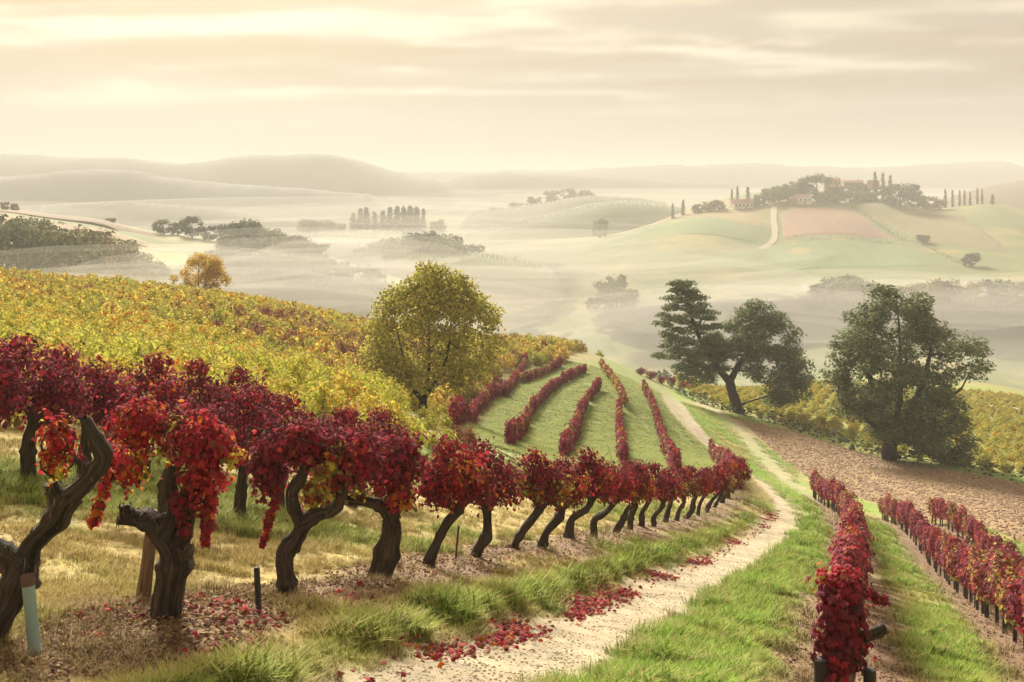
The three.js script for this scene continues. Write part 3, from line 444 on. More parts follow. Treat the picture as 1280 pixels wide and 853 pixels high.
{
  const R = mulberry(77), spots = [];
  const region = polyline([-11.37, -19.5, -8.03, -19, -6.73, -21, -5.42, -24, -3.86, -26.5, -2.54, -29, -1.44, -33, -1.22, -42, -3.68, -64.7, -2.26, -77.41, -0.63, -108.28, 4.95, -113.23, 40.45, -346.84, 22.33, -139.24, 24.81, -148, 10.93, -150, 0, -145, -10.2, -140, -19.53, -134, -27.99, -128, -34.96, -123, -42.45, -112, -47.58, -102, -55.39, -95]);
  for (let a = -130; a < 60; a += 1.9) for (let z = -18; z > -152; z -= 1.25) { // rows run up the slope
    const x = a - z * 0.25 - 6 + (R() - 0.5) * 0.5, zz = z + (R() - 0.5) * 0.5;
    if (!inside(region, x, zz)) continue;
    spots.push([x, zz, R()]);
  }
  const tx = [-4.65, -57], field = (x, z) => fbm(x * 0.07 + 3, z * 0.05, 3), fine = (x, z) => fbm(x * 0.35 + 30, z * 0.35 + 3, 2);
  const kindAt = ([x, z, r]) => { const far = sstep(35, 90, -z), n = fine(x, z) * 0.6 + r * 0.4 + (field(x, z) - 0.5) * 0.8; const i = lerp(0.4, 3.3, far) + (n - 0.42) * 11; return Math.round(clamp(i, 0, 7)); };
  const kept = spots.filter(([x, z]) => Math.hypot(x - tx[0], z - tx[1]) > 1.6 && !(Math.abs(x - tx[0] + (z - tx[1]) * 0.08) < 3.2 && z > tx[1] - 2 && z < tx[1] + 11) && !(inside(strips, x, z))).sort((a, b) => Math.hypot(a[0], a[1]) - Math.hypot(b[0], b[1]));
  console.log('hill vines', kept.length);
  const names = ['lime-green', 'lime and yellow', 'yellow', 'yellow and olive', 'olive-green', 'golden', 'tan-leaved', 'russet'];
  const rest = hillKinds.map(() => []), beforeTree = polyline([-3.25, -31, -0.56, -31, -1.06, -58, -6.09, -58]);
  kept.forEach((s, i) => {
    const [x, z] = s, lowHere = inside(beforeTree, x, z), k = lowHere ? (s[2] < 0.4 ? 4 : s[2] < 0.7 ? 7 : 0) : kindAt(s), y = ground(x, z) - 0.02, sc = (0.85 + R() * 0.4) * (lowHere ? 0.45 : 1), turn = R() * 6.28;
    if (i < 300) {
      const o = top(tag(new THREE.Group(), `low bushy ${names[k]} vine among the mixed vines on the left hillside`, 'grapevine', `${names[k]} hillside vines`), 'bush_vine');
      o.position.set(x, y, z); o.rotation.y = turn; o.scale.setScalar(sc);
      part('foliage', hillKinds[k].near, mLeaf, o); part('trunk', hillKinds[k].trunk, mBark, o);
    } else rest[k].push([new THREE.Matrix4().compose(new THREE.Vector3(x, y, z), new THREE.Quaternion().setFromAxisAngle(UP, turn), new THREE.Vector3(sc, sc, sc)), rgb(1, 1, 1)]);
  });
  const mass = top(tag(new THREE.Group(), 'mass of yellow, olive and russet vines covering the far hillside up to its crest', 'vineyard', undefined, 'stuff'), 'hillside_vineyard');
  rest.forEach((l, k) => { if (l.length) mass.add(instanced('foliage', hillKinds[k].far, mLeaf, l)); });
}
console.log('hillside');
// ---------------------------------------------------------------- trees
// crown: clumps [x, y, z, rx, ry, rz]; every clump hangs on a bough that grows out of the trunk or of a nearer bough
function bigTree({ at, name, label, trunk, clumps, leaf, size, per, colours, seed, bark = mBarkTree, boughs = 0.05, gnarl = 0.18, flat = 0, droop = 0, twigs = 0, sway = 0.35 }) {
  const R = mulberry(seed), o = top(tag(new THREE.Group(), label, 'tree'), name), y0 = ground(at[0], at[1]);
  o.position.set(at[0], y0 - 0.05, at[1]);
  trunk.forEach((t, i) => part(i ? 'limb' : 'trunk', limb(t, { radial: 10, seg: 14, gnarl, seed: seed + i, knots: 1.3 }), bark, o));
  const nodes = trunk.flatMap((t) => { const c = new THREE.CatmullRomCurve3(t.map((p) => new THREE.Vector3(p[0], p[1], p[2]))); return Array.from({ length: 10 }, (_, i) => { const p = c.getPoint((i + 1) / 10), k = ((i + 1) / 10) * (t.length - 1), q = Math.min(t.length - 2, Math.floor(k)); return [p.x, p.y, p.z, lerp(t[q][3], t[q + 1][3], k - q)]; }); }).slice(3);
  const g = [], list = [], d = (a, b) => Math.hypot(a[0] - b[0], a[1] - b[1], a[2] - b[2]);
  const order = clumps.map((c) => [c, Math.min(...nodes.map((n) => d(n, c)))]).sort((a, b) => a[1] - b[1]);
  for (const [c] of order) {
    let best = nodes[0], bd = 1e9; for (const n of nodes) { const k = d(n, c) + Math.max(0, n[1] - c[1]) * 1.2 + (0.25 / (n[3] + 0.02)) * 0.12; if (k < bd) { bd = k; best = n; } }
    const r0 = Math.min(best[3] * 0.75, boughs * (0.6 + R() * 0.7)), m = [lerp(best[0], c[0], 0.5) + (R() - 0.5) * sway, lerp(best[1], c[1], 0.45) + (R() - 0.2) * sway, lerp(best[2], c[2], 0.5) + (R() - 0.5) * sway];
    g.push(limb([[best[0], best[1], best[2], r0], [...m, r0 * 0.75], [c[0], c[1], c[2], r0 * 0.4]], { radial: 5, seg: 6, gnarl: 0.12, seed: g.length, cap: false }));
    nodes.push([...m, r0 * 0.75], [c[0], c[1], c[2], r0 * 0.5]);
    const n = Math.round(per * (c[3] * c[5]) ** 0.9 * (c[6] ?? 1));
    for (let i = 0; i < twigs; i++) { const e = [c[0] + (R() - 0.5) * 1.9 * c[3], c[1] + (R() - 0.35) * 1.7 * c[4], c[2] + (R() - 0.5) * 1.9 * c[5]]; g.push(limb([[c[0], c[1], c[2], r0 * 0.35], [...e, 0.008]], { radial: 3, seg: 2, gnarl: 0, seed: i, cap: false })); }
    for (let i = 0; i < n; i++) {
      let x, y, z, l; do { x = R() * 2 - 1; y = R() * 2 - 1; z = R() * 2 - 1; l = Math.hypot(x, y, z); } while (l > 1);
      const lump = 0.65 + 0.75 * noise3(x * 2.2 + c[0], y * 2.2 + c[1], z * 2.2 + seed), p = [c[0] + x * c[3] * lump, c[1] + y * c[4] * lump - droop * (x * x + z * z) * c[3], c[2] + z * c[5] * lump];
      const nn = new THREE.Vector3(x + (R() - 0.5) * 1.6, (flat ? 1.4 : 0.5) + (R() - 0.5) * 1.4, z + (R() - 0.5) * 1.6);
      list.push([leafMatrix(p, nn, size * (0.6 + 0.8 * R()), R() * 6.28), jit(R, pick(R, colours), 0.5)]);
    }
  }
  part('boughs', mergeGeometries(g), bark, o).userData = { kind: 'stuff' };
  part('crown', baked(leaf, list), mLeaf, o).userData = { kind: 'stuff' };
  console.log(name, list.length);
  return o;
}
// clumps filling an outline given as [height, left, right] rows, with depth as wide as the crown
function fill(rows, R, n, r, depth = 0.85, ry = 0.7) {
  const out = [], y0 = rows[0][0], y1 = rows[rows.length - 1][0];
  for (let t = 0; out.length < n && t < n * 30; t++) {
    const y = lerp(y0, y1, R()); let i = 0; while (i + 2 < rows.length && rows[i + 1][0] < y) i++;
    const k = (y - rows[i][0]) / (rows[i + 1][0] - rows[i][0]), a = lerp(rows[i][1], rows[i + 1][1], k), b = lerp(rows[i][2], rows[i + 1][2], k), m = (a + b) / 2, w = (b - a) / 2;
    const ang = R() * 6.28, q = Math.sqrt(lerp(0.12, 1, R())), s = r * (0.7 + 0.6 * R()), ww = Math.max(0.1, w - s * 0.6);
    const c = [m + Math.cos(ang) * q * ww, y, Math.sin(ang) * q * ww * depth, s, s * ry, s];
    if (out.every((o) => Math.hypot(o[0] - c[0], (o[1] - c[1]) * 1.2, o[2] - c[2]) > 0.62 * Math.min(o[3], c[3]) + r * 0.25)) out.push(c);
  }
  return out;
}
// the lone field tree: 8 m, short trunk, wide crown turning yellow-green
bigTree({ at: [-4.65, -57], name: 'field_tree', label: 'lone broad tree with olive-yellow crown and dark short trunk standing among the vines', seed: 41, leaf: kiteLeaf, size: 0.15, per: 250, boughs: 0.085, twigs: 9,
  trunk: [[[0, -0.2, 0, 0.3], [0, 0.35, 0, 0.23], [0.03, 0.9, 0, 0.2], [0.0, 1.3, 0, 0.2]], [[0, 1.1, 0, 0.17], [0.45, 1.7, 0, 0.14], [0.9, 2.3, 0.1, 0.12], [1.3, 3.6, 0.1, 0.08], [1.5, 5.4, 0, 0.03]], [[0, 1.1, 0, 0.15], [-0.5, 1.7, 0.1, 0.11], [-0.9, 2.8, 0.1, 0.08], [-1.3, 4.6, 0, 0.03]], [[0.1, 1.25, 0, 0.13], [0.3, 2.6, -0.3, 0.1], [0.3, 4.4, -0.3, 0.06], [0.2, 6.6, -0.2, 0.02]]],
  clumps: fill([[1.9, -2.6, 2.4], [2.3, -3.6, 4.2], [2.8, -4.1, 4.9], [3.2, -4.0, 4.9], [4.2, -3.8, 4.6], [5.2, -3.4, 4.4], [6.2, -2.7, 3.7], [7.2, -1.5, 2.8], [8.0, -0.2, 1.2]], mulberry(7), 125, 0.72),
  colours: [[5, [0.44, 0.4, 0.09]], [4, [0.35, 0.34, 0.08]], [3, [0.56, 0.46, 0.1]], [1, [0.27, 0.28, 0.075]]] });
// the forked cedar: one leaning trunk, a layered pointed head and a rounder drooping one
{
  const R = mulberry(9), plates = [];
  const layers = [[13.9, -6.0, 0.5], [13.1, -5.6, 0.9], [12.2, -5.4, 1.3], [11.2, -5.2, 1.7], [10.2, -5.0, 2.1], [9.1, -4.9, 2.4], [8.0, -4.6, 2.7], [6.9, -4.5, 2.8], [5.7, -4.3, 2.8], [4.6, -3.8, 2.3]];
  layers.forEach(([y, cx, w], i) => { const n = Math.round(3 + w * 3.2); for (let k = 0; k < n; k++) { const a = (k / n) * 6.28 + i * 0.8 + R() * 0.5, q = 1.2 * w * (0.35 + 0.65 * Math.sqrt(R())) * (1 + (Math.cos(a) < 0 ? 0.25 : 0)); plates.push([cx + Math.cos(a) * q, y + 0.18 * q - (R() - 0.5) * 0.5, Math.sin(a) * q, 0.75 + R() * 0.35, 0.24, 0.75 + R() * 0.3, 1.1]); } });
  const rows = [[1.0, 2.4, 6.4], [2.2, 2.6, 7.8], [4.0, 0.9, 8.4], [5.6, -1.2, 8.0], [7.4, -2.2, 7.4], [9.0, -2.2, 6.8], [10.2, -1.6, 5.8], [11.2, -0.2, 4.4], [12.0, 0.8, 3.2]];
  const low = [[3.2, -6.0, -3.0], [4.0, -6.8, -1.5], [4.8, -7.2, -0.8], [6.4, -7.4, -0.4], [7.8, -7.4, -0.6]];
  bigTree({ at: [24.25, -118], name: 'forked_cedar', label: 'dark evergreen tree with forked leaning trunk, pointed layered head and rounder drooping head', seed: 51, leaf: chip, size: 0.27, per: 185, boughs: 0.13, flat: 1, droop: 0.12, sway: 0.5,
    trunk: [[[0.1, -0.4, 0, 0.72], [0, 0.6, 0, 0.6], [-0.5, 2.2, 0, 0.52], [-0.9, 3.8, 0, 0.5]], [[-0.9, 3.5, 0, 0.4], [-2.2, 5.2, 0, 0.32], [-3.6, 7.2, 0, 0.26], [-4.8, 10, 0, 0.16], [-6.0, 14.2, 0, 0.04]], [[-0.8, 3.5, 0, 0.4], [0.2, 5.4, 0, 0.3], [1.6, 7.6, 0, 0.22], [2.2, 10.4, 0, 0.08]]],
    clumps: [...plates, ...fill(low, mulberry(18), 30, 0.95, 0.8, 0.6), ...fill(rows, mulberry(19), 110, 1.05, 0.8, 0.6)], colours: [[4, [0.125, 0.165, 0.07]], [3, [0.165, 0.195, 0.08]], [2, [0.22, 0.23, 0.095]], [1, [0.1, 0.14, 0.068]]] });
}
// the great evergreen by the hedge: wide, low skirts
bigTree({ at: [31.65, -92], name: 'evergreen_oak', label: 'great dark spreading tree with low skirts standing on the dark hedge by the ploughed field', seed: 61, leaf: chip, size: 0.26, per: 225, boughs: 0.12, flat: 0.5, droop: 0.06, sway: 0.5,
  trunk: [[[0, -0.5, 0, 0.75], [0, 0.5, 0, 0.62], [0.1, 1.6, 0, 0.6], [0.6, 2.6, 0, 0.55]], [[0.4, 2.2, 0, 0.42], [1.6, 4.0, 0.2, 0.34], [2.6, 6.2, 0.3, 0.26], [3.4, 9.4, 0.2, 0.12], [3.6, 12.2, 0, 0.04]], [[0.2, 2.0, 0, 0.42], [-0.8, 4.2, -0.2, 0.32], [-1.6, 7.2, -0.2, 0.22], [-1.8, 11.6, 0, 0.05]], [[0.5, 2.4, 0, 0.34], [0.7, 5.6, 0.5, 0.26], [0.8, 10, 0.3, 0.1], [0.6, 13.6, 0, 0.04]], [[0.2, 1.6, 0, 0.3], [-1.6, 3.2, 0.3, 0.2], [-4.4, 5.2, 0.4, 0.08]], [[0.8, 2.6, 0, 0.32], [3.0, 3.6, -0.2, 0.24], [6.2, 6.0, -0.3, 0.1]]],
  clumps: [...fill([[0.1, 3.6, 6.2], [1.2, 2.0, 7.0], [2.2, -3.4, 7.2], [3.4, -4.6, 7.2], [4.8, -5.2, 7.3], [6.4, -5.4, 8.0], [8.0, -5.7, 8.9], [9.4, -5.4, 8.4], [10.8, -4.4, 6.6], [12.2, -3.6, 5.4], [13.4, -2.6, 4.0], [14.3, -1.8, 2.0]], mulberry(29), 150, 1.2, 0.8, 0.55)],
  colours: [[4, [0.13, 0.165, 0.07]], [3, [0.17, 0.195, 0.08]], [2, [0.23, 0.23, 0.095]], [1, [0.1, 0.14, 0.068]]] });
// the golden shrub-like tree on the crest
bigTree({ at: [-33.26, -117], name: 'golden_tree', label: 'round golden many-stemmed small tree on the crest of the yellow vineyard', seed: 71, leaf: chip, size: 0.17, per: 300, boughs: 0.06, twigs: 14, bark: std({ color: rgb(0.16, 0.11, 0.07) }),
  trunk: [[[0, -0.3, 0, 0.16], [0.2, 0.6, 0, 0.12], [0.5, 1.8, 0, 0.09], [0.9, 3.6, 0, 0.03]], [[0, 0, 0, 0.12], [-0.6, 1.2, 0.1, 0.09], [-1.4, 3.2, 0.1, 0.03]], [[0.1, 0, 0, 0.12], [0.9, 1.2, 0, 0.08], [2.2, 3.0, 0, 0.03]], [[0, 0.1, 0, 0.1], [-0.1, 1.6, 0.2, 0.08], [-0.2, 3.9, 0, 0.03]]],
  clumps: fill([[0.7, -1.0, 1.6], [1.4, -2.6, 2.8], [2.3, -3.2, 3.5], [3.2, -3.1, 3.5], [4.1, -2.6, 3.0], [4.8, -1.6, 1.8]], mulberry(33), 62, 0.62, 0.85, 0.8),
  colours: [[5, [0.58, 0.4, 0.08]], [3, [0.5, 0.31, 0.07]], [2, [0.64, 0.48, 0.12]], [1, [0.36, 0.26, 0.07]]] });

// ---------------------------------------------------------------- distant trees: shared crowns, unit height 1
function crownOf(kind, seed) {
  const R = mulberry(seed), blobs = [];
  if (kind === 'round') for (let i = 0; i < 26; i++) { const a = R() * 6.28, q = Math.sqrt(R()), y = 0.3 + 0.58 * R(), w = 0.4 * Math.sqrt(clamp(1 - ((y - 0.55) / 0.5) ** 2)); blobs.push({ c: [Math.cos(a) * q * w, y, Math.sin(a) * q * w], r: [0.15, 0.13, 0.15], n: 70, size: 0.075 }); }
  if (kind === 'round') for (let i = 0; i < 8; i++) { const a = R() * 6.28; blobs.push({ c: [Math.cos(a) * 0.24, 0.24, Math.sin(a) * 0.24], r: [0.13, 0.12, 0.13], n: 30, size: 0.075 }); }
  if (kind === 'conifer') for (let i = 0; i < 12; i++) { const y = 0.1 + i * 0.075, w = 0.2 * (1.05 - y); blobs.push({ c: [(R() - 0.5) * 0.03, y, (R() - 0.5) * 0.03], r: [w, 0.07, w], n: 60, size: 0.06 }); }
  if (kind === 'cypress') for (let i = 0; i < 14; i++) { const y = 0.06 + i * 0.067, w = 0.125 * Math.min(1, 0.45 + y * 2.4) * Math.pow(1.02 - y, 0.62) + 0.008; blobs.push({ c: [(R() - 0.5) * 0.015, y, (R() - 0.5) * 0.015], r: [w, 0.07, w], n: 46, size: 0.05 }); }
  if (kind === 'umbrella') for (let i = 0; i < 22; i++) { const a = R() * 6.28, q = Math.sqrt(R()); blobs.push({ c: [Math.cos(a) * q * 0.75, 0.72 + 0.18 * (1 - q * q) + R() * 0.05, Math.sin(a) * q * 0.75], r: [0.2, 0.13, 0.2], n: 60, size: 0.08 }); }
  return baked(chip, leaves(blobs, R, (b, r) => { const k = 0.6 + 0.8 * r(); return rgb(k, k, k * (0.8 + 0.4 * r())); }, seed));
}
const crowns = { round: [1, 2, 3, 4].map((s) => crownOf('round', s + 200)), conifer: [1, 2].map((s) => crownOf('conifer', s + 210)), cypress: [1, 2].map((s) => crownOf('cypress', s + 220)), umbrella: [crownOf('umbrella', 230)] };
const poles = { round: limb([[0, -0.05, 0, 0.035], [0.01, 0.25, 0, 0.026], [0, 0.55, 0, 0.015]], { radial: 6, seg: 4, seed: 3 }), umbrella: limb([[0, -0.05, 0, 0.04], [0.02, 0.4, 0, 0.03], [0, 0.8, 0, 0.02]], { radial: 6, seg: 4, seed: 4 }) };
poles.conifer = poles.cypress = limb([[0, -0.04, 0, 0.02], [0, 0.3, 0, 0.014], [0, 0.8, 0, 0.005]], { radial: 5, seg: 3, seed: 5 });
const mCrown = { dark: leafy({ color: rgb(0.135, 0.15, 0.085), transmission: 0 }), brown: leafy({ color: rgb(0.29, 0.235, 0.13), transmission: 0 }), green: leafy({ color: rgb(0.22, 0.225, 0.115), transmission: 0 }), gold: leafy({ color: rgb(0.3, 0.23, 0.07), transmission: 0 }) };
let treeSeed = 0;
const treeNames = { round: 'broadleaf_tree', conifer: 'conifer', cypress: 'cypress', umbrella: 'umbrella_pine' };
function farTrees(kind, tint, label, group, category, list) { // list: [x, z, height, width / height]
  for (const [x, z, h, w = 0.9] of list) {
    const R = mulberry(4000 + ++treeSeed), o = top(tag(new THREE.Group(), label, category, list.length > 1 ? group : undefined), treeNames[kind]);
    const set = crowns[kind], k = kind === 'round' ? w / 0.95 : kind === 'umbrella' ? w / 1.75 : kind === 'conifer' ? w / 0.42 : w / 0.24;
    o.position.set(x, relief(x, z) - 0.02 * h, z); o.rotation.y = R() * 6.28; o.scale.set(h * k, h, h * k);
    part('crown', set[Math.floor(R() * set.length)], mCrown[Array.isArray(tint) ? tint[Math.floor(R() * tint.length)] : tint], o); part('trunk', poles[kind], mBarkTree, o);
  }
}
farTrees('round', ['green', 'brown', 'green', 'brown'], 'hazy dark tree in the copse just behind the crest of the yellow vineyard', 'copse behind the crest', 'tree', [[-108.25, -235, 12, 1], [-108.04, -245, 13.5, 0.9], [-100.27, -238, 11, 1.1], [-93.34, -232, 11.5, 1.1], [-91.31, -240, 11.5, 1], [-85.66, -236, 10.5, 1.1], [-82.22, -238, 9.5, 1.2], [-116.33, -240, 13, 1], [-112.67, -262, 13, 1.1], [-103.33, -265, 12.5, 1.2], [-93.57, -262, 11.5, 1.2], [-82.91, -250, 8, 1.2]]);
farTrees('round', 'brown', 'small round bush on the skyline of the brown ridge', 'bushes on the brown ridge', 'bush', [[-192.3, -416.14, 3.4, 1.1], [-189.98, -419.06, 3.2, 1.2], [-158.99, -434.53, 2.6, 1.8]]);
farTrees('round', ['dark', 'green'], 'hazy tree in the line along the foot of the brown ridge', 'ridge foot trees', 'tree', [[-141.41, -445, 6.5, 1.3], [-137.71, -452, 6, 1.3], [-130.03, -446, 9.5, 1], [-121.22, -440, 6.5, 1.2], [-116.7, -446, 7.5, 1.1], [-109.18, -438, 9, 1.1]]);
farTrees('round', ['dark', 'green', 'dark'], 'hazy tree in the wood that runs down into the misty valley', 'wood running down into the mist', 'tree', [[-99.13, -400, 14, 1], [-96.22, -410, 14, 1], [-88.05, -400, 13, 1.1], [-81.76, -395, 13, 1.1], [-77.55, -400, 12, 1.1], [-71.4, -395, 12, 1.1], [-94.39, -370, 12, 1.1], [-87.26, -365, 13, 1.1], [-80.03, -360, 12, 1.2], [-73.88, -362, 12, 1.1], [-68.1, -365, 12, 1.1], [-64.5, -375, 11, 1.2], [-59.23, -378, 11, 1.2], [-54.44, -385, 10, 1.3], [-83.02, -335, 10, 1.2], [-75.77, -330, 11, 1.2], [-70.81, -335, 11, 1.2], [-65.42, -340, 11, 1.2], [-57.84, -345, 11, 1.2], [-48.94, -395, 10, 1.2], [-91.69, -340, 10, 1.2]]);
farTrees('round', ['green', 'dark'], 'faint tree in the misty belt across the valley floor', 'belt across the valley', 'tree', [[-77.2, -662, 22, 1.2], [-63.17, -642, 25.1, 1.2], [-52.82, -647, 26.7, 1.2], [-41.18, -642, 26.7, 1.2], [-30.89, -652, 25.1, 1.2], [-20.11, -657, 22, 1.2], [-8.82, -672, 20.4, 1.2], [-88.16, -672, 18.8, 1.2], [2.49, -682, 18.8, 1.2]]);
farTrees('conifer', 'dark', 'faint pointed conifer in the stand rising out of the valley mist', 'conifers in the mist', 'tree', [[-152.3, -1050, 27.2, 0.62], [-146.79, -1060, 32, 0.62], [-139.29, -1050, 33.6, 0.62], [-132.26, -1055, 28.8, 0.62], [-123.98, -1050, 30.4, 0.62], [-118.21, -1060, 33.6, 0.62], [-110.2, -1050, 35.2, 0.62], [-103.81, -1055, 33.6, 0.62], [-97.19, -1050, 35.2, 0.62], [-91.94, -1060, 33.6, 0.62], [-84.95, -1050, 32, 0.4]]);
farTrees('round', 'green', 'faint round tree beside the conifer stand in the mist', 'round trees by the conifers', 'tree', [[-193.69, -1030, 24, 1.3], [-179.65, -1040, 21, 1.3], [-167.57, -1045, 18, 1.2], [-69.74, -1040, 21, 0.9]]);
farTrees('round', 'green', 'faint tree on the low misty rise left of the farm hill', 'trees on the misty rise', 'tree', [[-39.07, -1340, 17.5, 1.4], [-17.71, -1350, 18.8, 1.4], [6.03, -1380, 18.8, 1.4], [28.57, -1400, 20, 1.3], [52.84, -1450, 20, 1.4], [77.67, -1480, 21.2, 1.3], [102.48, -1480, 21.2, 1.3], [120.26, -1250, 16.2, 1.6], [139.94, -1200, 15, 1.6], [162.68, -1200, 15, 1.6], [38.27, -1050, 13.8, 1.6], [61.22, -1050, 13.8, 1.6]]);
farTrees('round', 'green', 'single round tree at the edge of the pale fields below the farm hill', '', 'tree', [[70.55, -880, 17, 0.9]]);
farTrees('round', ['green', 'dark'], 'pale ghostly tree in the small clump standing in the open misty field', 'clump in the misty field', 'tree', [[44.34, -520, 15, 0.9], [50.22, -526, 17, 0.8], [55.12, -518, 10, 1.2], [38.81, -522, 7, 1.4]]);
farTrees('round', 'dark', 'round dark tree alone on the right slope of the farm hill', '', 'tree', [[267.53, -640.59, 8.6, 1.4]]);
farTrees('round', 'dark', 'low bush at the corner of the ploughed square on the farm hill', '', 'bush', [[267.37, -715.08, 5.5, 1.9]]);
farTrees('round', ['green', 'dark', 'gold'], 'misty tree in the wood at the foot of the farm hill', 'wood at the foot of the farm hill', 'tree', [[136.44, -480, 13, 1.2], [147.14, -490, 16, 1.1], [155.15, -486, 15, 1.2], [162.68, -480, 12, 1.3], [170.69, -476, 12, 1.3], [181.22, -480, 13, 1.2], [192.7, -486, 15, 1.2], [199.42, -480, 14, 1.2], [211.12, -486, 16, 1.1], [217.61, -480, 16, 1.1], [229.54, -486, 15, 1.2], [159.18, -455, 9, 1.4], [175.77, -455, 10, 1.4], [194.01, -455, 10, 1.4], [208.93, -455, 10, 1.4]]);
farTrees('round', ['green', 'dark'], 'low tree in the misty hedge just below the vineyard crest', 'misty hedge below the crest', 'tree', [[0, -236, 9, 1.5], [3.72, -232, 9, 1.4], [7.38, -230, 9, 1.5], [11.16, -232, 9, 1.5], [14.75, -230, 8.5, 1.5], [18.6, -232, 8.5, 1.5], [22.32, -232, 8.5, 1.5], [26.04, -232, 8.5, 1.5], [30.02, -234, 8.5, 1.5]].map(([x, z, h, w]) => [x, z, h * 1.35, w]));
// the farm hill
farTrees('cypress', 'dark', 'slim dark cypress in the group of three behind the farm buildings', 'three cypresses behind the farm', 'tree', [[281.27, -850, 23, 0.26], [288.14, -852, 22, 0.25], [294.42, -854, 21.5, 0.25]]);
farTrees('cypress', 'dark', 'slim dark cypress in the row standing apart on the right shoulder of the farm hill', 'cypress row on the hill shoulder', 'tree', [[346.85, -878.01, 16, 0.26], [355, -883.96, 14.5, 0.26], [360.21, -882.5, 13.5, 0.24], [367.39, -890.57, 13, 0.24], [362.25, -867.38, 11.5, 0.28], [374.01, -881.69, 13.5, 0.24], [371.46, -866.74, 12.5, 0.24], [376.21, -858.83, 8, 0.62]]);
farTrees('cypress', 'dark', 'small cypress beside the low white farmhouse', 'cypresses by the white farmhouse', 'tree', [[169.97, -848, 15, 0.24], [174.71, -850, 17, 0.24], [183.19, -852, 15, 0.4]]);
farTrees('cypress', 'dark', 'pair of small upright trees on the bare left shoulder of the farm hill', 'upright trees on the left shoulder', 'tree', [[123.79, -845, 12, 0.34], [131.96, -846, 13, 0.34]]);
farTrees('umbrella', 'dark', 'wide dark umbrella pine rising over the farm trees', '', 'tree', [[238.26, -858, 22, 1.35]]);
farTrees('round', 'dark', 'big round dark tree beside the three cypresses', '', 'tree', [[296.23, -838, 19, 1.9]]);
farTrees('round', ['green', 'dark', 'green', 'brown'], 'hazy tree in the grove round the hilltop farm', 'grove round the farm', 'tree', [[142.38, -842, 8, 1.6], [150.97, -842, 9, 1.4], [158.34, -842, 9, 1.4], [191.15, -846, 9, 1.3], [198.55, -846, 13, 1.2], [206.92, -850, 14, 1.1], [213.74, -850, 15, 1.2], [223.36, -856, 17, 1.2], [232.64, -858, 15, 1.2], [242.19, -852, 9, 1.6], [251.53, -850, 9, 1.6], [262.06, -852, 10, 1.6], [271.36, -850, 9, 1.6], [277.48, -846, 8, 1.5], [313.98, -848, 12, 1.4], [324.16, -852, 11, 1.5], [332.39, -854, 9, 1.5], [251.31, -862, 14, 1.6], [272.05, -864, 15, 1.6], [186.12, -840, 6, 1.5]]);
console.log('far trees');

// ---------------------------------------------------------------- farm buildings
const mRoof = std({ color: rgb(0.38, 0.19, 0.13) }), mGlass = new THREE.MeshStandardMaterial({ color: rgb(0.05, 0.06, 0.07), roughness: 0.25 }), mShutter = std({ color: rgb(0.2, 0.13, 0.08) });
function gable(w, h, d, over) { const s = new THREE.Shape([new THREE.Vector2(-w / 2 - over, 0), new THREE.Vector2(w / 2 + over, 0), new THREE.Vector2(0, h)]), g = new THREE.ExtrudeGeometry(s, { depth: d + over * 2, bevelEnabled: false }); g.translate(0, 0, -d / 2 - over); return g.rotateY(Math.PI / 2); }
const box = (w, h, d, x = 0, y = 0, z = 0) => new THREE.BoxGeometry(w, h, d).translate(x, y + h / 2, z);
function house(x, z, y, { w, h, d, roof, wall, windows, label, turn = 0, chimney = true }) {
  const o = top(tag(new THREE.Group(), label, 'house'), 'farmhouse'); o.position.set(x, y ?? relief(x, z) - 0.3, z); o.rotation.y = turn;
  part('wall', box(w, h, d), std({ color: rgb(...wall), map: texFine }), o);
  const r = part('roof', gable(d, roof, w, 0.5).translate(0, h + 0.02, 0), mRoof, o);
  if (chimney) part('chimney', box(0.8, 1.6, 0.8, w * 0.28, h + roof * 0.5, 0), std({ color: rgb(0.4, 0.3, 0.24) }), r);
  for (let i = 0; i < windows; i++) { const wx = -w / 2 + (w / windows) * (i + 0.5), n = part('window', box(1.3, 1.7, 0.16, wx, h * 0.45, d / 2 + 0.06), mShutter, o); part('pane', box(0.9, 1.3, 0.1, wx, h * 0.45 + 0.2, d / 2 + 0.12), mGlass, n); }
  part('door', box(1.3, 2.3, 0.18, w * 0.12, 0.3, d / 2 + 0.07), mShutter, o);
}
house(175.91, -838, null, { w: 15, h: 5.2, d: 8, roof: 2.6, wall: [0.72, 0.66, 0.56], windows: 5, label: 'low white farmhouse with a wide reddish roof on the left of the hilltop', turn: 0.1 });
house(221.72, -838, null, { w: 13, h: 6.4, d: 8, roof: 1.4, wall: [0.8, 0.77, 0.72], windows: 4, label: 'bright white house with a shallow roof below the umbrella pine', turn: -0.1 });
house(213.62, -835, null, { w: 5, h: 5, d: 6, roof: 1.2, wall: [0.5, 0.22, 0.16], windows: 2, label: 'small brick-red annexe next to the bright white house', chimney: false });
house(249.6, -854, -12, { w: 10, h: 6, d: 8, roof: 1.6, wall: [0.56, 0.44, 0.24], windows: 3, label: 'ochre house half hidden among the grove trees', turn: 0.2 });
house(268.89, -866, -13, { w: 15, h: 5, d: 8, roof: 1.6, wall: [0.44, 0.34, 0.25], windows: 7, label: 'long brown stone building behind the grove', turn: -0.05 });
house(280.69, -852, -13, { w: 7, h: 5, d: 6, roof: 1.8, wall: [0.6, 0.33, 0.26], windows: 2, label: 'small pink house under the three cypresses', turn: 0.25 });

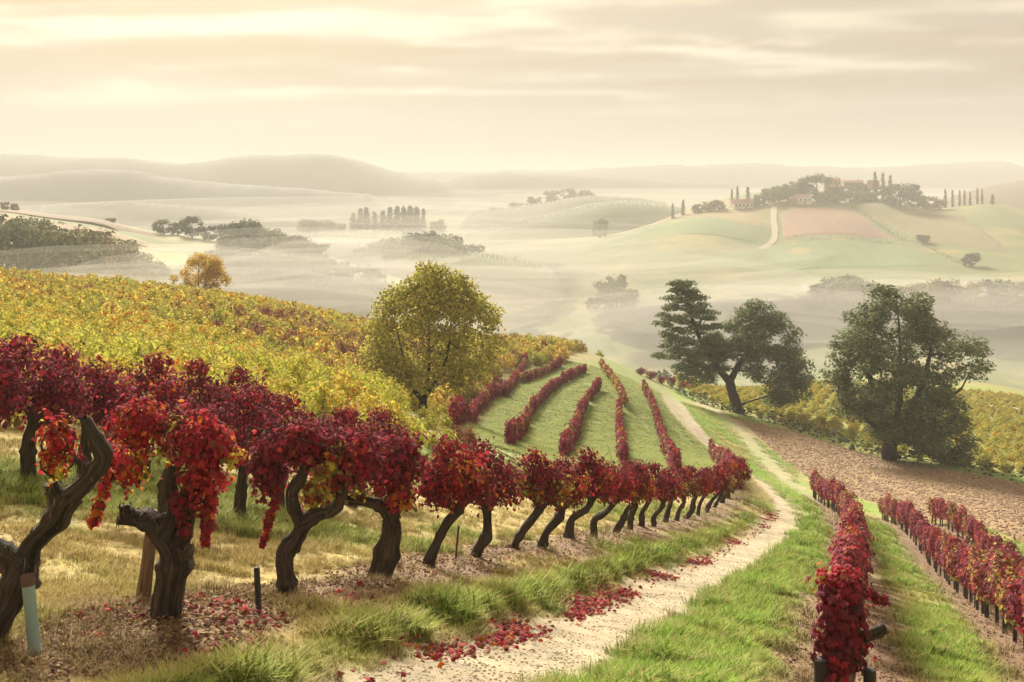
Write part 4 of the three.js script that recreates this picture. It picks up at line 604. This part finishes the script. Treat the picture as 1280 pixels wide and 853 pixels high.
// ---------------------------------------------------------------- fields and tracks on the farm hill, draped sheets
function drape(name, corners, colour, lift, n = 26, seed = 1) { // corners: four [x, z], in order
  const [a, b, c, d] = corners, pos = [], idx = [], uv = [], col = [];
  for (let j = 0; j <= n; j++) for (let i = 0; i <= n; i++) {
    const u = i / n, v = j / n, x = lerp(lerp(a[0], b[0], u), lerp(d[0], c[0], u), v), z = lerp(lerp(a[1], b[1], u), lerp(d[1], c[1], u), v);
    const edge = Math.min(u, 1 - u, v, 1 - v) * n; pos.push(x + (noise2(x * 0.05, z * 0.05) - 0.5) * 8 * clamp(edge), ground(x, z) + (edge < 0.5 ? -0.5 : edge < 1.5 ? 0.12 : lift * 0.6), z); uv.push(x / 14, z / 14); const k = 1.1 + (fbm(x * 0.03 + seed, z * 0.012, 3) - 0.5) * 0.7; col.push(colour[0] * k, colour[1] * k, colour[2] * k);
  }
  for (let j = 0; j < n; j++) for (let i = 0; i < n; i++) { const q = j * (n + 1) + i; idx.push(q, q + 1, q + n + 1, q + 1, q + n + 2, q + n + 1); }
  const g = geo(pos, idx, { uv, color: col }); if (g.attributes.normal.getY(0) < 0) { const I = g.index.array; for (let i = 0; i < I.length; i += 3) [I[i], I[i + 1]] = [I[i + 1], I[i]]; g.computeVertexNormals(); }
  return structure(name, g, std({ vertexColors: true, map: texFine }));
}
function ribbon(name, line, width, colour, lift) {
  const pts = smoothLine(line, width * 1.5), pos = [], idx = [], uv = [];
  pts.forEach(([x, z], i) => { const [ax, az] = pts[Math.max(0, i - 1)], [bx, bz] = pts[Math.min(pts.length - 1, i + 1)], l = Math.hypot(bx - ax, bz - az), nx = -(bz - az) / l, nz = (bx - ax) / l; for (let q = -2; q <= 2; q++) { const w = (width / 4) * q * (0.9 + 0.2 * noise2(x * 0.2, z * 0.2)), X = x + nx * w, Z = z + nz * w; pos.push(X, ground(X, Z) + lift, Z); uv.push(X / 6, Z / 6); } if (i) for (let q = 0; q < 4; q++) { const a = (i - 1) * 5 + q; idx.push(a, a + 1, a + 5, a + 1, a + 6, a + 5); } });
  const g = geo(pos, idx, { uv }); if (g.attributes.normal.getY(0) < 0) { const I = g.index.array; for (let i = 0; i < I.length; i += 3) [I[i], I[i + 1]] = [I[i + 1], I[i]]; g.computeVertexNormals(); }
  return structure(name, g, std({ color: rgb(...colour), map: texFine }));
}
const quad = (...f) => polyline(f);
drape('field', quad(201.83, -829.08, 253.46, -827.98, 256.87, -728.14, 181.16, -737.54), [0.3, 0.18, 0.125], 0.7, 26, 3);
drape('field', quad(256.58, -826.35, 346.2, -887.83, 304.77, -658.51, 266.34, -727.93), [0.22, 0.2, 0.09], 0.7, 26, 5);
drape('field', quad(149.07, -1278.31, 191.17, -824.82, 178.36, -764.73, 77.08, -881.33), [0.3, 0.235, 0.12], 0.7, 26, 7);
drape('field', quad(75.21, -897.26, 179.44, -764.58, 163.97, -725.68, 0, -773.97), [0.17, 0.22, 0.09], 0.9, 26, 8);
drape('field', quad(169.82, -728.1, 253.34, -716.66, 261.26, -640.09, 87.29, -630.34), [0.18, 0.245, 0.1], 0.7, 26, 9);
ribbon('track', polyline([198.47, -830.18, 188.53, -791.03, 182.15, -759.62, 174.95, -736.31, 160.82, -711.75]), 4.4, [0.5, 0.44, 0.33], 0.35);
ribbon('track', polyline([-8.06, -614.57, 4.91, -673.67, 22.39, -682.52, 30.09, -688.13, 16.13, -737.53, 0, -781.3]), 5, [0.42, 0.38, 0.28], 1.0);
ribbon('track', polyline([119.65, -475.83, 140.66, -536.07, 155.95, -578.27]), 5, [0.34, 0.31, 0.22], 1.0);
ribbon('track', polyline([74.19, -157.82, 67.65, -154.69, 62.21, -152.42]), 2.2, [0.55, 0.46, 0.32], 0.3);
drape('field', quad(-210.15, -424, -136.3, -440, -134.05, -418, -198.25, -400), [0.22, 0.15, 0.1], 0.6, 26, 12);
drape('field', quad(-190.82, -385, -135.13, -412, -129.88, -396, -178.43, -360), [0.33, 0.25, 0.13], 0.6, 26, 13);
drape('field', quad(-130.09, -388, -118.08, -400, -106.27, -360, -115.67, -345), [0.3, 0.32, 0.09], 0.6, 20, 14);
drape('field', quad(54.73, -150.19, 84.96, -179.33, 71.43, -150.77, 48.22, -137.83), [0.2, 0.2, 0.08], 0.25, 16, 15);

// hedges: bushy strips along a line
function hedge(line, h, w, tint, label, size, per, seed) {
  const R = mulberry(seed), pts = smoothLine(line, 1), list = [], o = top(tag(new THREE.Group(), label, 'hedge'), 'hedge'), [ox, oz] = pts[0], oy = ground(ox, oz);
  o.position.set(ox, oy, oz);
  pts.forEach(([x, z]) => { const y = ground(x, z), hh = h * (0.6 + 0.8 * noise2(x * 0.25 + seed, z * 0.25)); for (let k = 0; k < per; k++) { const p = [x + (R() - 0.5) * w - ox, y + R() * hh - oy, z + (R() - 0.5) * w - oz]; list.push([leafMatrix(p, new THREE.Vector3(R() - 0.5, 0.4 + R() * 0.6, R() - 0.5), size * (0.6 + 0.8 * R()), R() * 6), jit(R, tint, 0.7)]); } });
  o.add(instanced('foliage', chip, mLeaf, list));
  const n = Math.max(2, Math.floor(pts.length / 4)), g = []; for (let i = 0; i < n; i++) { const [x, z] = pts[Math.floor(i * (pts.length - 1) / (n - 1))], y = ground(x, z) - oy; g.push(limb([[x - ox, y - 0.1, z - oz, 0.04], [x - ox + (R() - 0.5) * 0.3, y + h * 0.6, z - oz, 0.015]], { radial: 4, seg: 2, seed: i })); }
  part('stems', mergeGeometries(g), mBarkTree, o).userData = { kind: 'stuff' };
}
hedge(polyline([20.23, -135.36, 23.26, -120.42, 27.98, -106.64, 31.67, -92.46, 39.64, -83.68]), 1.1, 1.4, [0.075, 0.085, 0.035], 'long dark low hedge between the ploughed field and the yellow-green vineyard', 0.4, 16, 31);
hedge(polyline([181.11, -735.15, 219.55, -717.19, 263.77, -720.91]), 3, 4, [0.08, 0.09, 0.04], 'dark hedge along the lower edge of the ploughed square on the farm hill', 1.0, 2, 32);
hedge(polyline([253.93, -823.61, 256.06, -772.12, 257.94, -725.2]), 2.4, 3, [0.09, 0.09, 0.045], 'slanting hedge between the ploughed square and the green slope', 0.9, 2, 33);
hedge(polyline([264.07, -713.2, 265.17, -673.73, 264.56, -639.05]), 2.4, 3, [0.09, 0.1, 0.045], 'hedge running down to the round dark tree on the farm hill', 0.9, 2, 34);
hedge(polyline([0, -763.56, 61.92, -707.93, 103.01, -672.98, 161.73, -720.42]), 2.0, 3, [0.1, 0.12, 0.06], 'thin hedge crossing the pale green fields left of the farm track', 0.8, 1, 35);

// ---------------------------------------------------------------- far ridges
function ridge(crest, depth, foot, colour, seed, bumps = 6) { // crest: [x, y, z] points
  const c = new THREE.CatmullRomCurve3(crest.map((p) => new THREE.Vector3(...p))), n = 420, m = 36, pos = [], idx = [], col = [];
  for (let i = 0; i <= n; i++) {
    const p = c.getPoint(i / n);
    for (let j = 0; j <= m; j++) {
      const t = j / m, s = Math.abs(t - 0.5) * 2, x = p.x, z = p.z + (t - 0.5) * 2 * depth * -1, k = Math.max(0, Math.cos(s * Math.PI * 0.5)) ** 1.4 * sstep(0, 0.09, i / n) * sstep(1, 0.91, i / n), wood = (fbm(x * 0.012 + seed, z * 0.012, 4) - 0.5) * bumps * 1.4 + (hash3(i, j, seed) - 0.5) * bumps * 0.35 * sstep(0.25, 0.05, s);
      pos.push(x, lerp(foot, p.y, k) + wood * (0.3 + 0.7 * k), z); const q = 0.7 + 0.6 * fbm(x * 0.008, z * 0.008 + seed, 4); col.push(colour[0] * q, colour[1] * q, colour[2] * q);
    }
  }
  for (let i = 0; i < n; i++) for (let j = 0; j < m; j++) { const a = i * (m + 1) + j; idx.push(a, a + m + 1, a + 1, a + 1, a + m + 1, a + m + 2); }
  const g = geo(pos, idx, { color: col }); if (g.attributes.normal.getY(Math.floor(m / 2)) < 0) { const I = g.index.array; for (let i = 0; i < I.length; i += 3) [I[i], I[i + 1]] = [I[i + 1], I[i]]; g.computeVertexNormals(); }
  return structure('hill', g, std({ vertexColors: true }));
}
const triples = (f) => { const o = []; for (let i = 0; i < f.length; i += 3) o.push([f[i], f[i + 1], f[i + 2]]); return o; };
const wood = [0.045, 0.062, 0.058];
ridge(triples([-2014.29, 19.29, -2940, -1371.43, 32.14, -2940, -1114.29, 27.86, -2940, -857.14, 21.43, -2940, -471.43, 4.29, -2940, -257.14, -4.29, -2940, -42.86, 2.14, -2940, 128.57, 4.29, -2940, 300, 10.71, -2940, 450, 17.14, -2940, 621.43, 23.57, -2940, 771.43, 17.14, -2940, 900, 12.86, -2940, 1050, 17.14, -2940, 1200, 25.71, -2940, 1371.43, 30, -2940, 2057.14, 23.57, -2940]), 350, -80, wood, 3, 9);
ridge(triples([-1331.63, 22.19, -2030, -946.94, 32.55, -2030, -843.37, 29.59, -2030, -710.2, 23.67, -2030, -599.23, 14.8, -2030, -517.86, 25.15, -2030, -429.08, 31.07, -2030, -340.31, 29.59, -2030, -288.52, 20.71, -2030, -236.73, 5.92, -2030, -147.96, -13.32, -2030, -29.59, -25.15, -2030]), 240, -80, wood, 5, 8);
ridge(triples([-942.86, -12.35, -1540, -673.47, -5.61, -1540, -622.96, 1.12, -1540, -538.78, 2.24, -1540, -493.88, -6.73, -1540, -381.63, -17.96, -1540, -246.94, -28.06, -1540, -134.69, -37.04, -1540]), 160, -80, wood, 7, 7);
ridge(triples([494.39, -45.56, -1330, 552.55, -26.17, -1330, 601.02, -13.57, -1330, 668.88, -6.79, -1330, 833.67, -4.85, -1330]), 200, -80, [0.16, 0.12, 0.07], 9, 5);
ridge(triples([-202.04, -35.36, -2310, -101.02, -6.73, -2310, -33.67, -1.68, -2310, 67.35, -3.37, -2310, 202.04, -10.1, -2310, 370.41, -18.52, -2310, 538.78, -25.26, -2310]), 200, -80, wood, 11, 6);
// low wooded rises that step down into the mist
ridge(triples([-144.61, -57.38, -640, -111.95, -53.64, -640, -79.3, -49.91, -640, -44.31, -46.18, -640, -18.66, -48.05, -640, 9.33, -53.64, -640, 37.32, -62.04, -640]), 90, -76, [0.17, 0.19, 0.1], 13, 7);
ridge(triples([-232.94, -66.46, -940, -191.84, -55.5, -940, -150.73, -50.7, -940, -95.92, -51.38, -940, -54.81, -56.87, -940, -13.7, -70.57, -940]), 110, -78, [0.15, 0.165, 0.1], 15, 7);
ridge(triples([-58.89, -64.05, -1010, -22.08, -50.79, -1010, 14.72, -41.96, -1010, 51.53, -35.34, -1010, 88.34, -30.18, -1010, 132.51, -31.65, -1010, 191.4, -41.96, -1010]), 120, -78, [0.15, 0.17, 0.1], 17, 7);
ridge(triples([-72.89, -55.58, -1250, -18.22, -42.82, -1250, 36.44, -34.62, -1250, 82, -28.24, -1250, 136.66, -30.07, -1250, 200.44, -37.35, -1250]), 130, -78, [0.13, 0.145, 0.095], 19, 8);
ridge(triples([-586.73, -39.4, -1150, -486.15, -34.37, -1150, -402.33, -32.69, -1150, -318.51, -39.4, -1150, -251.46, -49.45, -1150, -201.17, -62.86, -1150]), 100, -78, [0.11, 0.12, 0.08], 21, 7);
console.log('ridges');
// ---------------------------------------------------------------- ground cover near the path
function tuftGeometry(seed, blades, spread, width, bend) {
  const R = mulberry(seed), pos = [], idx = [], col = [];
  for (let b = 0; b < blades; b++) {
    const a = R() * 6.28, q = Math.sqrt(R()) * spread, x = Math.cos(a) * q, z = Math.sin(a) * q, dir = R() * 6.28, h = 0.45 + 0.55 * R(), lean = bend * (0.3 + R()), w = width * (0.6 + 0.8 * R()), px = -Math.sin(dir) * w, pz = Math.cos(dir) * w, i = pos.length / 3, k = 0.8 + 0.4 * R();
    pos.push(x - px, -0.06, z - pz, x + px, -0.06, z + pz, x + Math.cos(dir) * lean * 0.35 - px * 0.8, h * 0.55, z + Math.sin(dir) * lean * 0.35 - pz * 0.8, x + Math.cos(dir) * lean * 0.35 + px * 0.8, h * 0.55, z + Math.sin(dir) * lean * 0.35 + pz * 0.8, x + Math.cos(dir) * lean, h * (1 - lean * 0.25), z + Math.sin(dir) * lean);
    idx.push(i, i + 1, i + 2, i + 1, i + 3, i + 2, i + 2, i + 3, i + 4); for (let q2 = 0; q2 < 5; q2++) col.push(k, k, k);
  }
  const g = geo(pos, idx, { color: col });
  // blades share the light of the turf they stand in
  const N = g.attributes.normal; for (let i = 0; i < N.count; i++) { v1.fromBufferAttribute(N, i); if (v1.y < 0) v1.negate(); v1.y += 0.8; v1.normalize(); N.setXYZ(i, v1.x, v1.y, v1.z); }
  return g;
}
const tufts = [tuftGeometry(1, 16, 0.34, 0.02, 0.5), tuftGeometry(2, 18, 0.42, 0.017, 0.7), tuftGeometry(3, 12, 0.3, 0.015, 0.9)];
const mGrass = std({ vertexColors: true, roughness: 1 });
const turn = (x, y, z, a, s, sy = s) => new THREE.Matrix4().compose(new THREE.Vector3(x, y, z), new THREE.Quaternion().setFromAxisAngle(UP, a), new THREE.Vector3(s, sy, s));
{
  const R = mulberry(5151), lists = [[], [], []];
  for (let k = 0; k < 260000; k++) {
    const d = 4.6 * Math.exp(R() * Math.log(62 / 4.6)), a = (R() - 0.5) * 1.2, x = d * a, z = -d, c = cover(x, z);
    if (R() > c.den * 0.9 || c.h <= 0) continue;
    if (c.p && c.p.d < 0.42) continue;
    const wet = fbm(x * 0.8 + 50, z * 0.8, 3), clump = sstep(0.3, 0.62, fbm(x * 2.6, z * 2.6 + 7, 2)), s = c.h * (0.55 + 0.65 * R()) * (0.55 + 0.9 * clump) * (1 + d * 0.006);
    const straw = R() < 0.16, g = c.c, lum = 0.95 + 0.6 * R();
    const tone = straw ? [0.4, 0.31, 0.13] : [lerp(g[0], 0.19, 0.15) * lum, lerp(g[1], 0.24, 0.15) * lum * (0.9 + 0.25 * wet), lerp(g[2], 0.04, 0.15) * lum];
    lists[straw ? 2 : R() < 0.6 ? 0 : 1].push([turn(x, ground(x, z) - 0.01, z, R() * 6.28, s * 1.15, s), rgb(...tone)]);
  }
  const o = top(tag(new THREE.Group(), 'grass and dry straw growing between the vine rows and beside the path', 'grass', undefined, 'stuff'), 'grass');
  for (let k = 0; k < 60000; k++) { // short turf of the grass strips between the rows, and of the far verge
    const d = lerp(40, 118, R()), x = d * (R() * 0.34 - 0.08), z = -d, c = cover(x, z);
    if (!(c.den > 0.1) || R() > 0.6) continue;
    const s = 0.16 + R() * 0.16, lum = 0.8 + 0.5 * R(); lists[1].push([turn(x, ground(x, z) - 0.02, z, R() * 6.28, s * 1.9, s * 0.8), rgb(c.c[0] * lum, c.c[1] * lum, c.c[2] * lum)]);
  }
  lists.forEach((l, i) => o.add(instanced(['green_tufts', 'fine_tufts', 'straw_tufts'][i], tufts[i], mGrass, l)));
  console.log('tufts', lists.map((l) => l.length).join());
}
// dead leaves, twigs and crumbs of soil under the vines; red leaves along the path
const lying = (x, z, s, R, lift = 0.012) => { const n = new THREE.Vector3((R() - 0.5) * 1.1, 1, (R() - 0.5) * 1.1); return leafMatrix([x, ground(x, z) + lift + R() * 0.02, z], n, s, R() * 6.28); };
{
  const R = mulberry(616), litter = [], crumbs = [], fallen = [], stones = [];
  for (let k = 0; k < 190000; k++) {
    const d = 4.6 * Math.exp(R() * Math.log(50 / 4.6)), a = (R() - 0.5) * 1.2, x = d * a, z = -d, c = cover(x, z);
    if (c.lit > 0.15 && R() < c.lit) {
      if (R() < 0.8) litter.push([lying(x, z, 0.014 + R() * R() * 0.036, R).scale(new THREE.Vector3(R() < 0.5 ? 0.3 : 1, 1 + R() * 0.6, 1)), jit(R, pick(R, [[4, [0.2, 0.115, 0.065]], [3, [0.33, 0.22, 0.11]], [2, [0.13, 0.075, 0.05]], [0.4, [0.3, 0.06, 0.05]], [2, [0.4, 0.3, 0.15]]]), 0.5)]);
      else { const s = 0.006 + R() * R() * 0.028; crumbs.push([turn(x, ground(x, z) + s * 0.2, z, R() * 6.28, s, s * 0.7), jit(R, [0.17, 0.1, 0.07], 0.6)]); }
    }
    if (c.p && c.p.d < 0.58 && R() < 0.6) { const s = 0.004 + R() * R() * 0.014; stones.push([turn(x, ground(x, z) + s * 0.25, z, R() * 6.28, s, s * 0.6), jit(R, pick(R, [[3, [0.5, 0.42, 0.29]], [2, [0.4, 0.33, 0.23]], [1, [0.58, 0.52, 0.4]]]), 0.3)]); }
  }
  // drifts of fallen red leaves lie along the left edge of the path and under the nearest vines
  for (let i = 0; i + 1 < pathLine.length; i++) for (let k = 0; k < 1500; k++) {
    const t = R(), [ax, az] = pathLine[i], [bx, bz] = pathLine[i + 1], l = Math.hypot(bx - ax, bz - az), nx = (bz - az) / l, nz = -(bx - ax) / l, off = 0.44 + (R() + R() + R() - 1.5) * 0.27, x = lerp(ax, bx, t) + nx * off, z = lerp(az, bz, t) + nz * off;
    if (-z > 42 || -z < 4) continue;
    if (R() > sstep(0.48, 0.7, fbm(x * 1.1 + 8, z * 1.1, 3)) * 0.36 + 0.012) continue;
    fallen.push([lying(x, z, 0.032 + R() * 0.036, R, 0.015), jit(R, pick(R, [[4, L.red], [4, L.crimson], [2, L.brownRed], [1, L.orange], [4, [0.24, 0.1, 0.06]]]), 0.4)]);
  }
  for (let k = 0; k < 700; k++) { const p = rowVines[Math.floor(R() * 7)], q = R() < 0.5 ? [-2.26, -7.2] : R() < 0.5 ? [-1.9, -9.4] : p, a = R() * 6.28, r = Math.sqrt(R()) * 0.9, x = q[0] + Math.cos(a) * r + 0.25, z = q[1] + Math.sin(a) * r + 0.2; if (fbm(x * 2.2, z * 2.2, 2) > 0.5) fallen.push([lying(x, z, 0.032 + R() * 0.034, R), jit(R, pick(R, [[3, L.red], [3, L.crimson], [3, L.brownRed]]), 0.4)]); }
  const pebble = new THREE.IcosahedronGeometry(1, 0); pebble.setAttribute('color', new THREE.Float32BufferAttribute(new Float32Array(pebble.attributes.position.count * 3).fill(1), 3));
  const mStone = std({ vertexColors: true });
  const put = (name, label, category, g, m, list) => { const o = instanced(name, g, m, list); tag(o, label, category, undefined, 'stuff'); top(o, name); };
  put('leaf_litter', 'brown dead leaves lying on the bare soil under the vine rows', 'leaf litter', kiteLeaf, mLeaf, litter);
  put('soil_crumbs', 'small crumbs of brown soil under the vine rows', 'soil', pebble, mStone, crumbs);
  put('fallen_leaves', 'drifts of fallen red vine leaves along the edge of the pale dirt path', 'fallen leaves', vineLeaf, mLeaf, fallen);
  put('path_gravel', 'pale gravel scattered over the dirt path', 'gravel', pebble, mStone, stones);
  console.log('litter', litter.length, crumbs.length, fallen.length, stones.length);
}
{ // clods and stalks of the ploughed field, vines of the field beyond the hedge, grass of the strips
  const R = mulberry(818), clods = [], low = hillKinds.map(() => []), short = [];
  for (let k = 0; k < 90000; k++) {
    const d = lerp(36, 125, Math.sqrt(R())), x = d * (0.1 + R() * 0.5), z = -d;
    if (inside(ploughed, x, z) && along(fieldTrack, x, z).d > 1.5) { const s = 0.03 + R() * R() * 0.1; clods.push([turn(x, ground(x, z) + s * 0.1, z, R() * 6.28, s, s * 0.6), jit(R, pick(R, [[3, [0.27, 0.17, 0.11]], [2, [0.2, 0.125, 0.085]], [1, [0.4, 0.3, 0.17]]]), 0.4)]); }
  }
  const pebble = new THREE.IcosahedronGeometry(1, 0); pebble.setAttribute('color', new THREE.Float32BufferAttribute(new Float32Array(pebble.attributes.position.count * 3).fill(1), 3));
  const o = instanced('soil_clods', pebble, std({ vertexColors: true }), clods); tag(o, 'dry clods of the ploughed brown field', 'soil', undefined, 'stuff'); top(o, 'soil_clods');
  const beyond = polyline([21.94, -138.09, 24.3, -122.57, 28.5, -108.62, 32.16, -93.88, 40.79, -86.1, 105, -90, 110, -160, 90.01, -190, 66.91, -180, 47.23, -180, 34.88, -165, 25.15, -150]);
  for (let a = -60; a < 160; a += 1.7) for (let t = 0; t < 150; t += 1.5) { const z = -70 - t + (R() - 0.5) * 0.9, x = a + t * 0.35 + (R() - 0.5) * 0.9; if (inside(beyond, x, z)) low[[0, 0, 4, 4, 2, 3, 1][Math.floor(R() * 7)]].push([turn(x, ground(x, z), z, R() * 6.28, 0.7 + R() * 0.25, 0.62), rgb(0.9, 0.9, 0.9)]); }
  const v = top(tag(new THREE.Group(), 'low yellow-green vineyard beyond the dark hedge, behind the great evergreen tree', 'vineyard', undefined, 'stuff'), 'lower_vineyard');
  low.forEach((l, k) => { if (l.length) v.add(instanced('foliage', hillKinds[k].far, mLeaf, l)); });
  console.log('clods', clods.length, 'low', low.map((l) => l.length).join());
}
// ---------------------------------------------------------------- stakes and posts
function stake(name, label, category, x, z, h, r, colour, lean, opts = {}) {
  const o = top(tag(new THREE.Group(), label, category), name); o.position.set(x, ground(x, z), z); o.rotation.set(lean[1] ?? 0, 0, lean[0]);
  const m = std({ color: rgb(...colour), map: opts.wood ? texBark : null, bumpMap: opts.wood ? texBark : null, bumpScale: 0.01, roughness: opts.rough ?? 0.8 });
  if (opts.wood) part('shaft', limb([[0, -0.2, 0, r * 1.05], [r * 0.1, h * 0.5, 0, r], [0, h, 0, r * 0.8]], { radial: 7, seg: 8, gnarl: 0.22, seed: 4 }), m, o);
  else { part('shaft', new THREE.LatheGeometry([[r * 0.7, -0.2], [r, -0.18], [r, h - 0.01], [r * 0.85, h], [opts.tube ? r * 0.72 : 0.001, h], [opts.tube ? r * 0.72 : 0.001, opts.tube ? h - 0.3 : h]].map(([a, b]) => new THREE.Vector2(a, b)), opts.square ? 4 : 18), m, o); }
  if (opts.cap) part('cap', new THREE.LatheGeometry([[r * 1.12, h - 0.05], [r * 1.12, h + 0.005], [0.001, h + 0.012]].map(([a, b]) => new THREE.Vector2(a, b)), 16), std({ color: rgb(0.12, 0.07, 0.06) }), o);
}
stake('vine_stake', 'blue-grey plastic tube stake leaning at the foot of the leaning gnarled vine', 'stake', -2.68, -6.17, 0.46, 0.034, [0.27, 0.38, 0.38], [0.1, 0], { tube: true, cap: true, rough: 0.6 });
stake('wooden_stake', 'weathered split wooden stake standing behind the thick black vine trunk', 'stake', -2.59, -7.7, 0.62, 0.042, [0.36, 0.22, 0.15], [-0.12, 0], { wood: true });
stake('metal_stake', 'short flat-topped black stake beside the forked vine', 'stake', -1.78, -7.71, 0.3, 0.022, [0.028, 0.028, 0.032], [0.05, 0], { square: true });
stake('metal_stake', 'thin dark rod stuck in the soil between two front row vines', 'stake', -0.7, -13.62, 0.42, 0.012, [0.05, 0.04, 0.035], [-0.09, 0]);
stake('row_post', 'dark round end post under the tall red leaf curtain', 'post', 2.24, -7.9, 0.6, 0.055, [0.045, 0.035, 0.035], [0.02, 0]);
stake('row_post', 'pale split wooden end post under the tall red leaf curtain', 'post', 2.4, -7.86, 0.55, 0.06, [0.34, 0.21, 0.13], [0, 0], { wood: true });
stake('row_post', 'slim black end post on the sawn arm side of the leaf curtain', 'post', 2.56, -7.9, 0.6, 0.045, [0.04, 0.032, 0.032], [-0.03, 0]);
{ // posts of the trellised rows
  const labels = ['grey wooden post in the row that starts with the tall leaf curtain', 'grey wooden post in the long trellised row', 'grey wooden post in the short row by the ploughed field'], shaft = limb([[0, -0.3, 0, 0.05], [0, 0.6, 0, 0.045], [0, 1.3, 0, 0.045]], { radial: 7, seg: 5, gnarl: 0.12, seed: 2 });
  rightRows.forEach((r, i) => smoothLine(r, 4.6).forEach(([x, z], k) => { if (-z < 15 || (i === 2 && -z < 34)) return; const o = top(tag(new THREE.Group(), labels[i], 'post', ['posts of the leaf curtain row', 'posts of the long trellised row', 'posts by the ploughed field'][i]), 'trellis_post'); o.position.set(x + 0.1, ground(x, z), z + 0.25); part('shaft', shaft, mPost, o); }));
}
// ---------------------------------------------------------------- mist lying in the valley: wide, very flat, faint bodies of droplets that overlap
{
  const R = mulberry(9090), g = new THREE.SphereGeometry(1, 40, 12);
  const air = (opacity) => new THREE.MeshPhysicalMaterial({ color: rgb(0.98, 0.97, 0.93), roughness: 1, transmission: 0.5, thickness: 0, specularIntensity: 0, transparent: true, opacity });
  // [nearest, farthest, left and right as x / distance, lowest, highest, half width, half height, count]
  const thin = [[140, 218, -0.52, -0.1, -25, -10, 34, 2.4, 27], [255, 330, -0.34, -0.12, -42, -18, 40, 3, 24], [400, 470, 0.2, 0.6, -64, -47, 60, 4, 17], [255, 430, -0.16, 0.62, -74, -54, 110, 4.5, 15], [430, 640, -0.3, 0.1, -72, -50, 120, 5, 14], [235, 330, -0.5, -0.17, -46, -32, 48, 3.2, 12], [425, 480, 0.24, 0.6, -70, -54, 60, 4, 14]];
  const deep = [[560, 1000, -0.6, 0.1, -68, -44, 170, 7, 26], [1000, 1500, -0.6, 0.3, -68, -40, 240, 8, 24], [1700, 2500, -0.6, 0.5, -68, -36, 340, 8, 34], [900, 1500, 0.28, 0.6, -66, -42, 180, 7, 12]];
  [[thin, 0.05, 'low mist over the pale fields just beyond the vineyard hill'], [deep, 0.085, 'thick morning mist filling the far valley between the ridges']].forEach(([banks, opacity, label]) => {
    const list = [];
    for (const [d0, d1, a0, a1, lo, hi, w, h, n] of banks) for (let k = 0; k < n; k++) {
      const d = lerp(d0, d1, R()), x = d * lerp(a0, a1, R()), s = w * (0.6 + 0.8 * R());
      list.push([new THREE.Matrix4().compose(new THREE.Vector3(x, lerp(lo, hi, R() ** 1.2), -d), new THREE.Quaternion().setFromEuler(new THREE.Euler((R() - 0.5) * 0.03, R() * 6.28, (R() - 0.5) * 0.03)), new THREE.Vector3(s * (0.7 + 0.7 * R()), h * (0.6 + 0.8 * R()), s)), rgb(1, 1, 1)]);
    }
    const o = instanced('mist_cloud', g, air(opacity), list); tag(o, label, 'mist', undefined, 'stuff'); top(o, 'mist_cloud');
  });
}
camera.updateProjectionMatrix();
renderer.render(scene, camera);
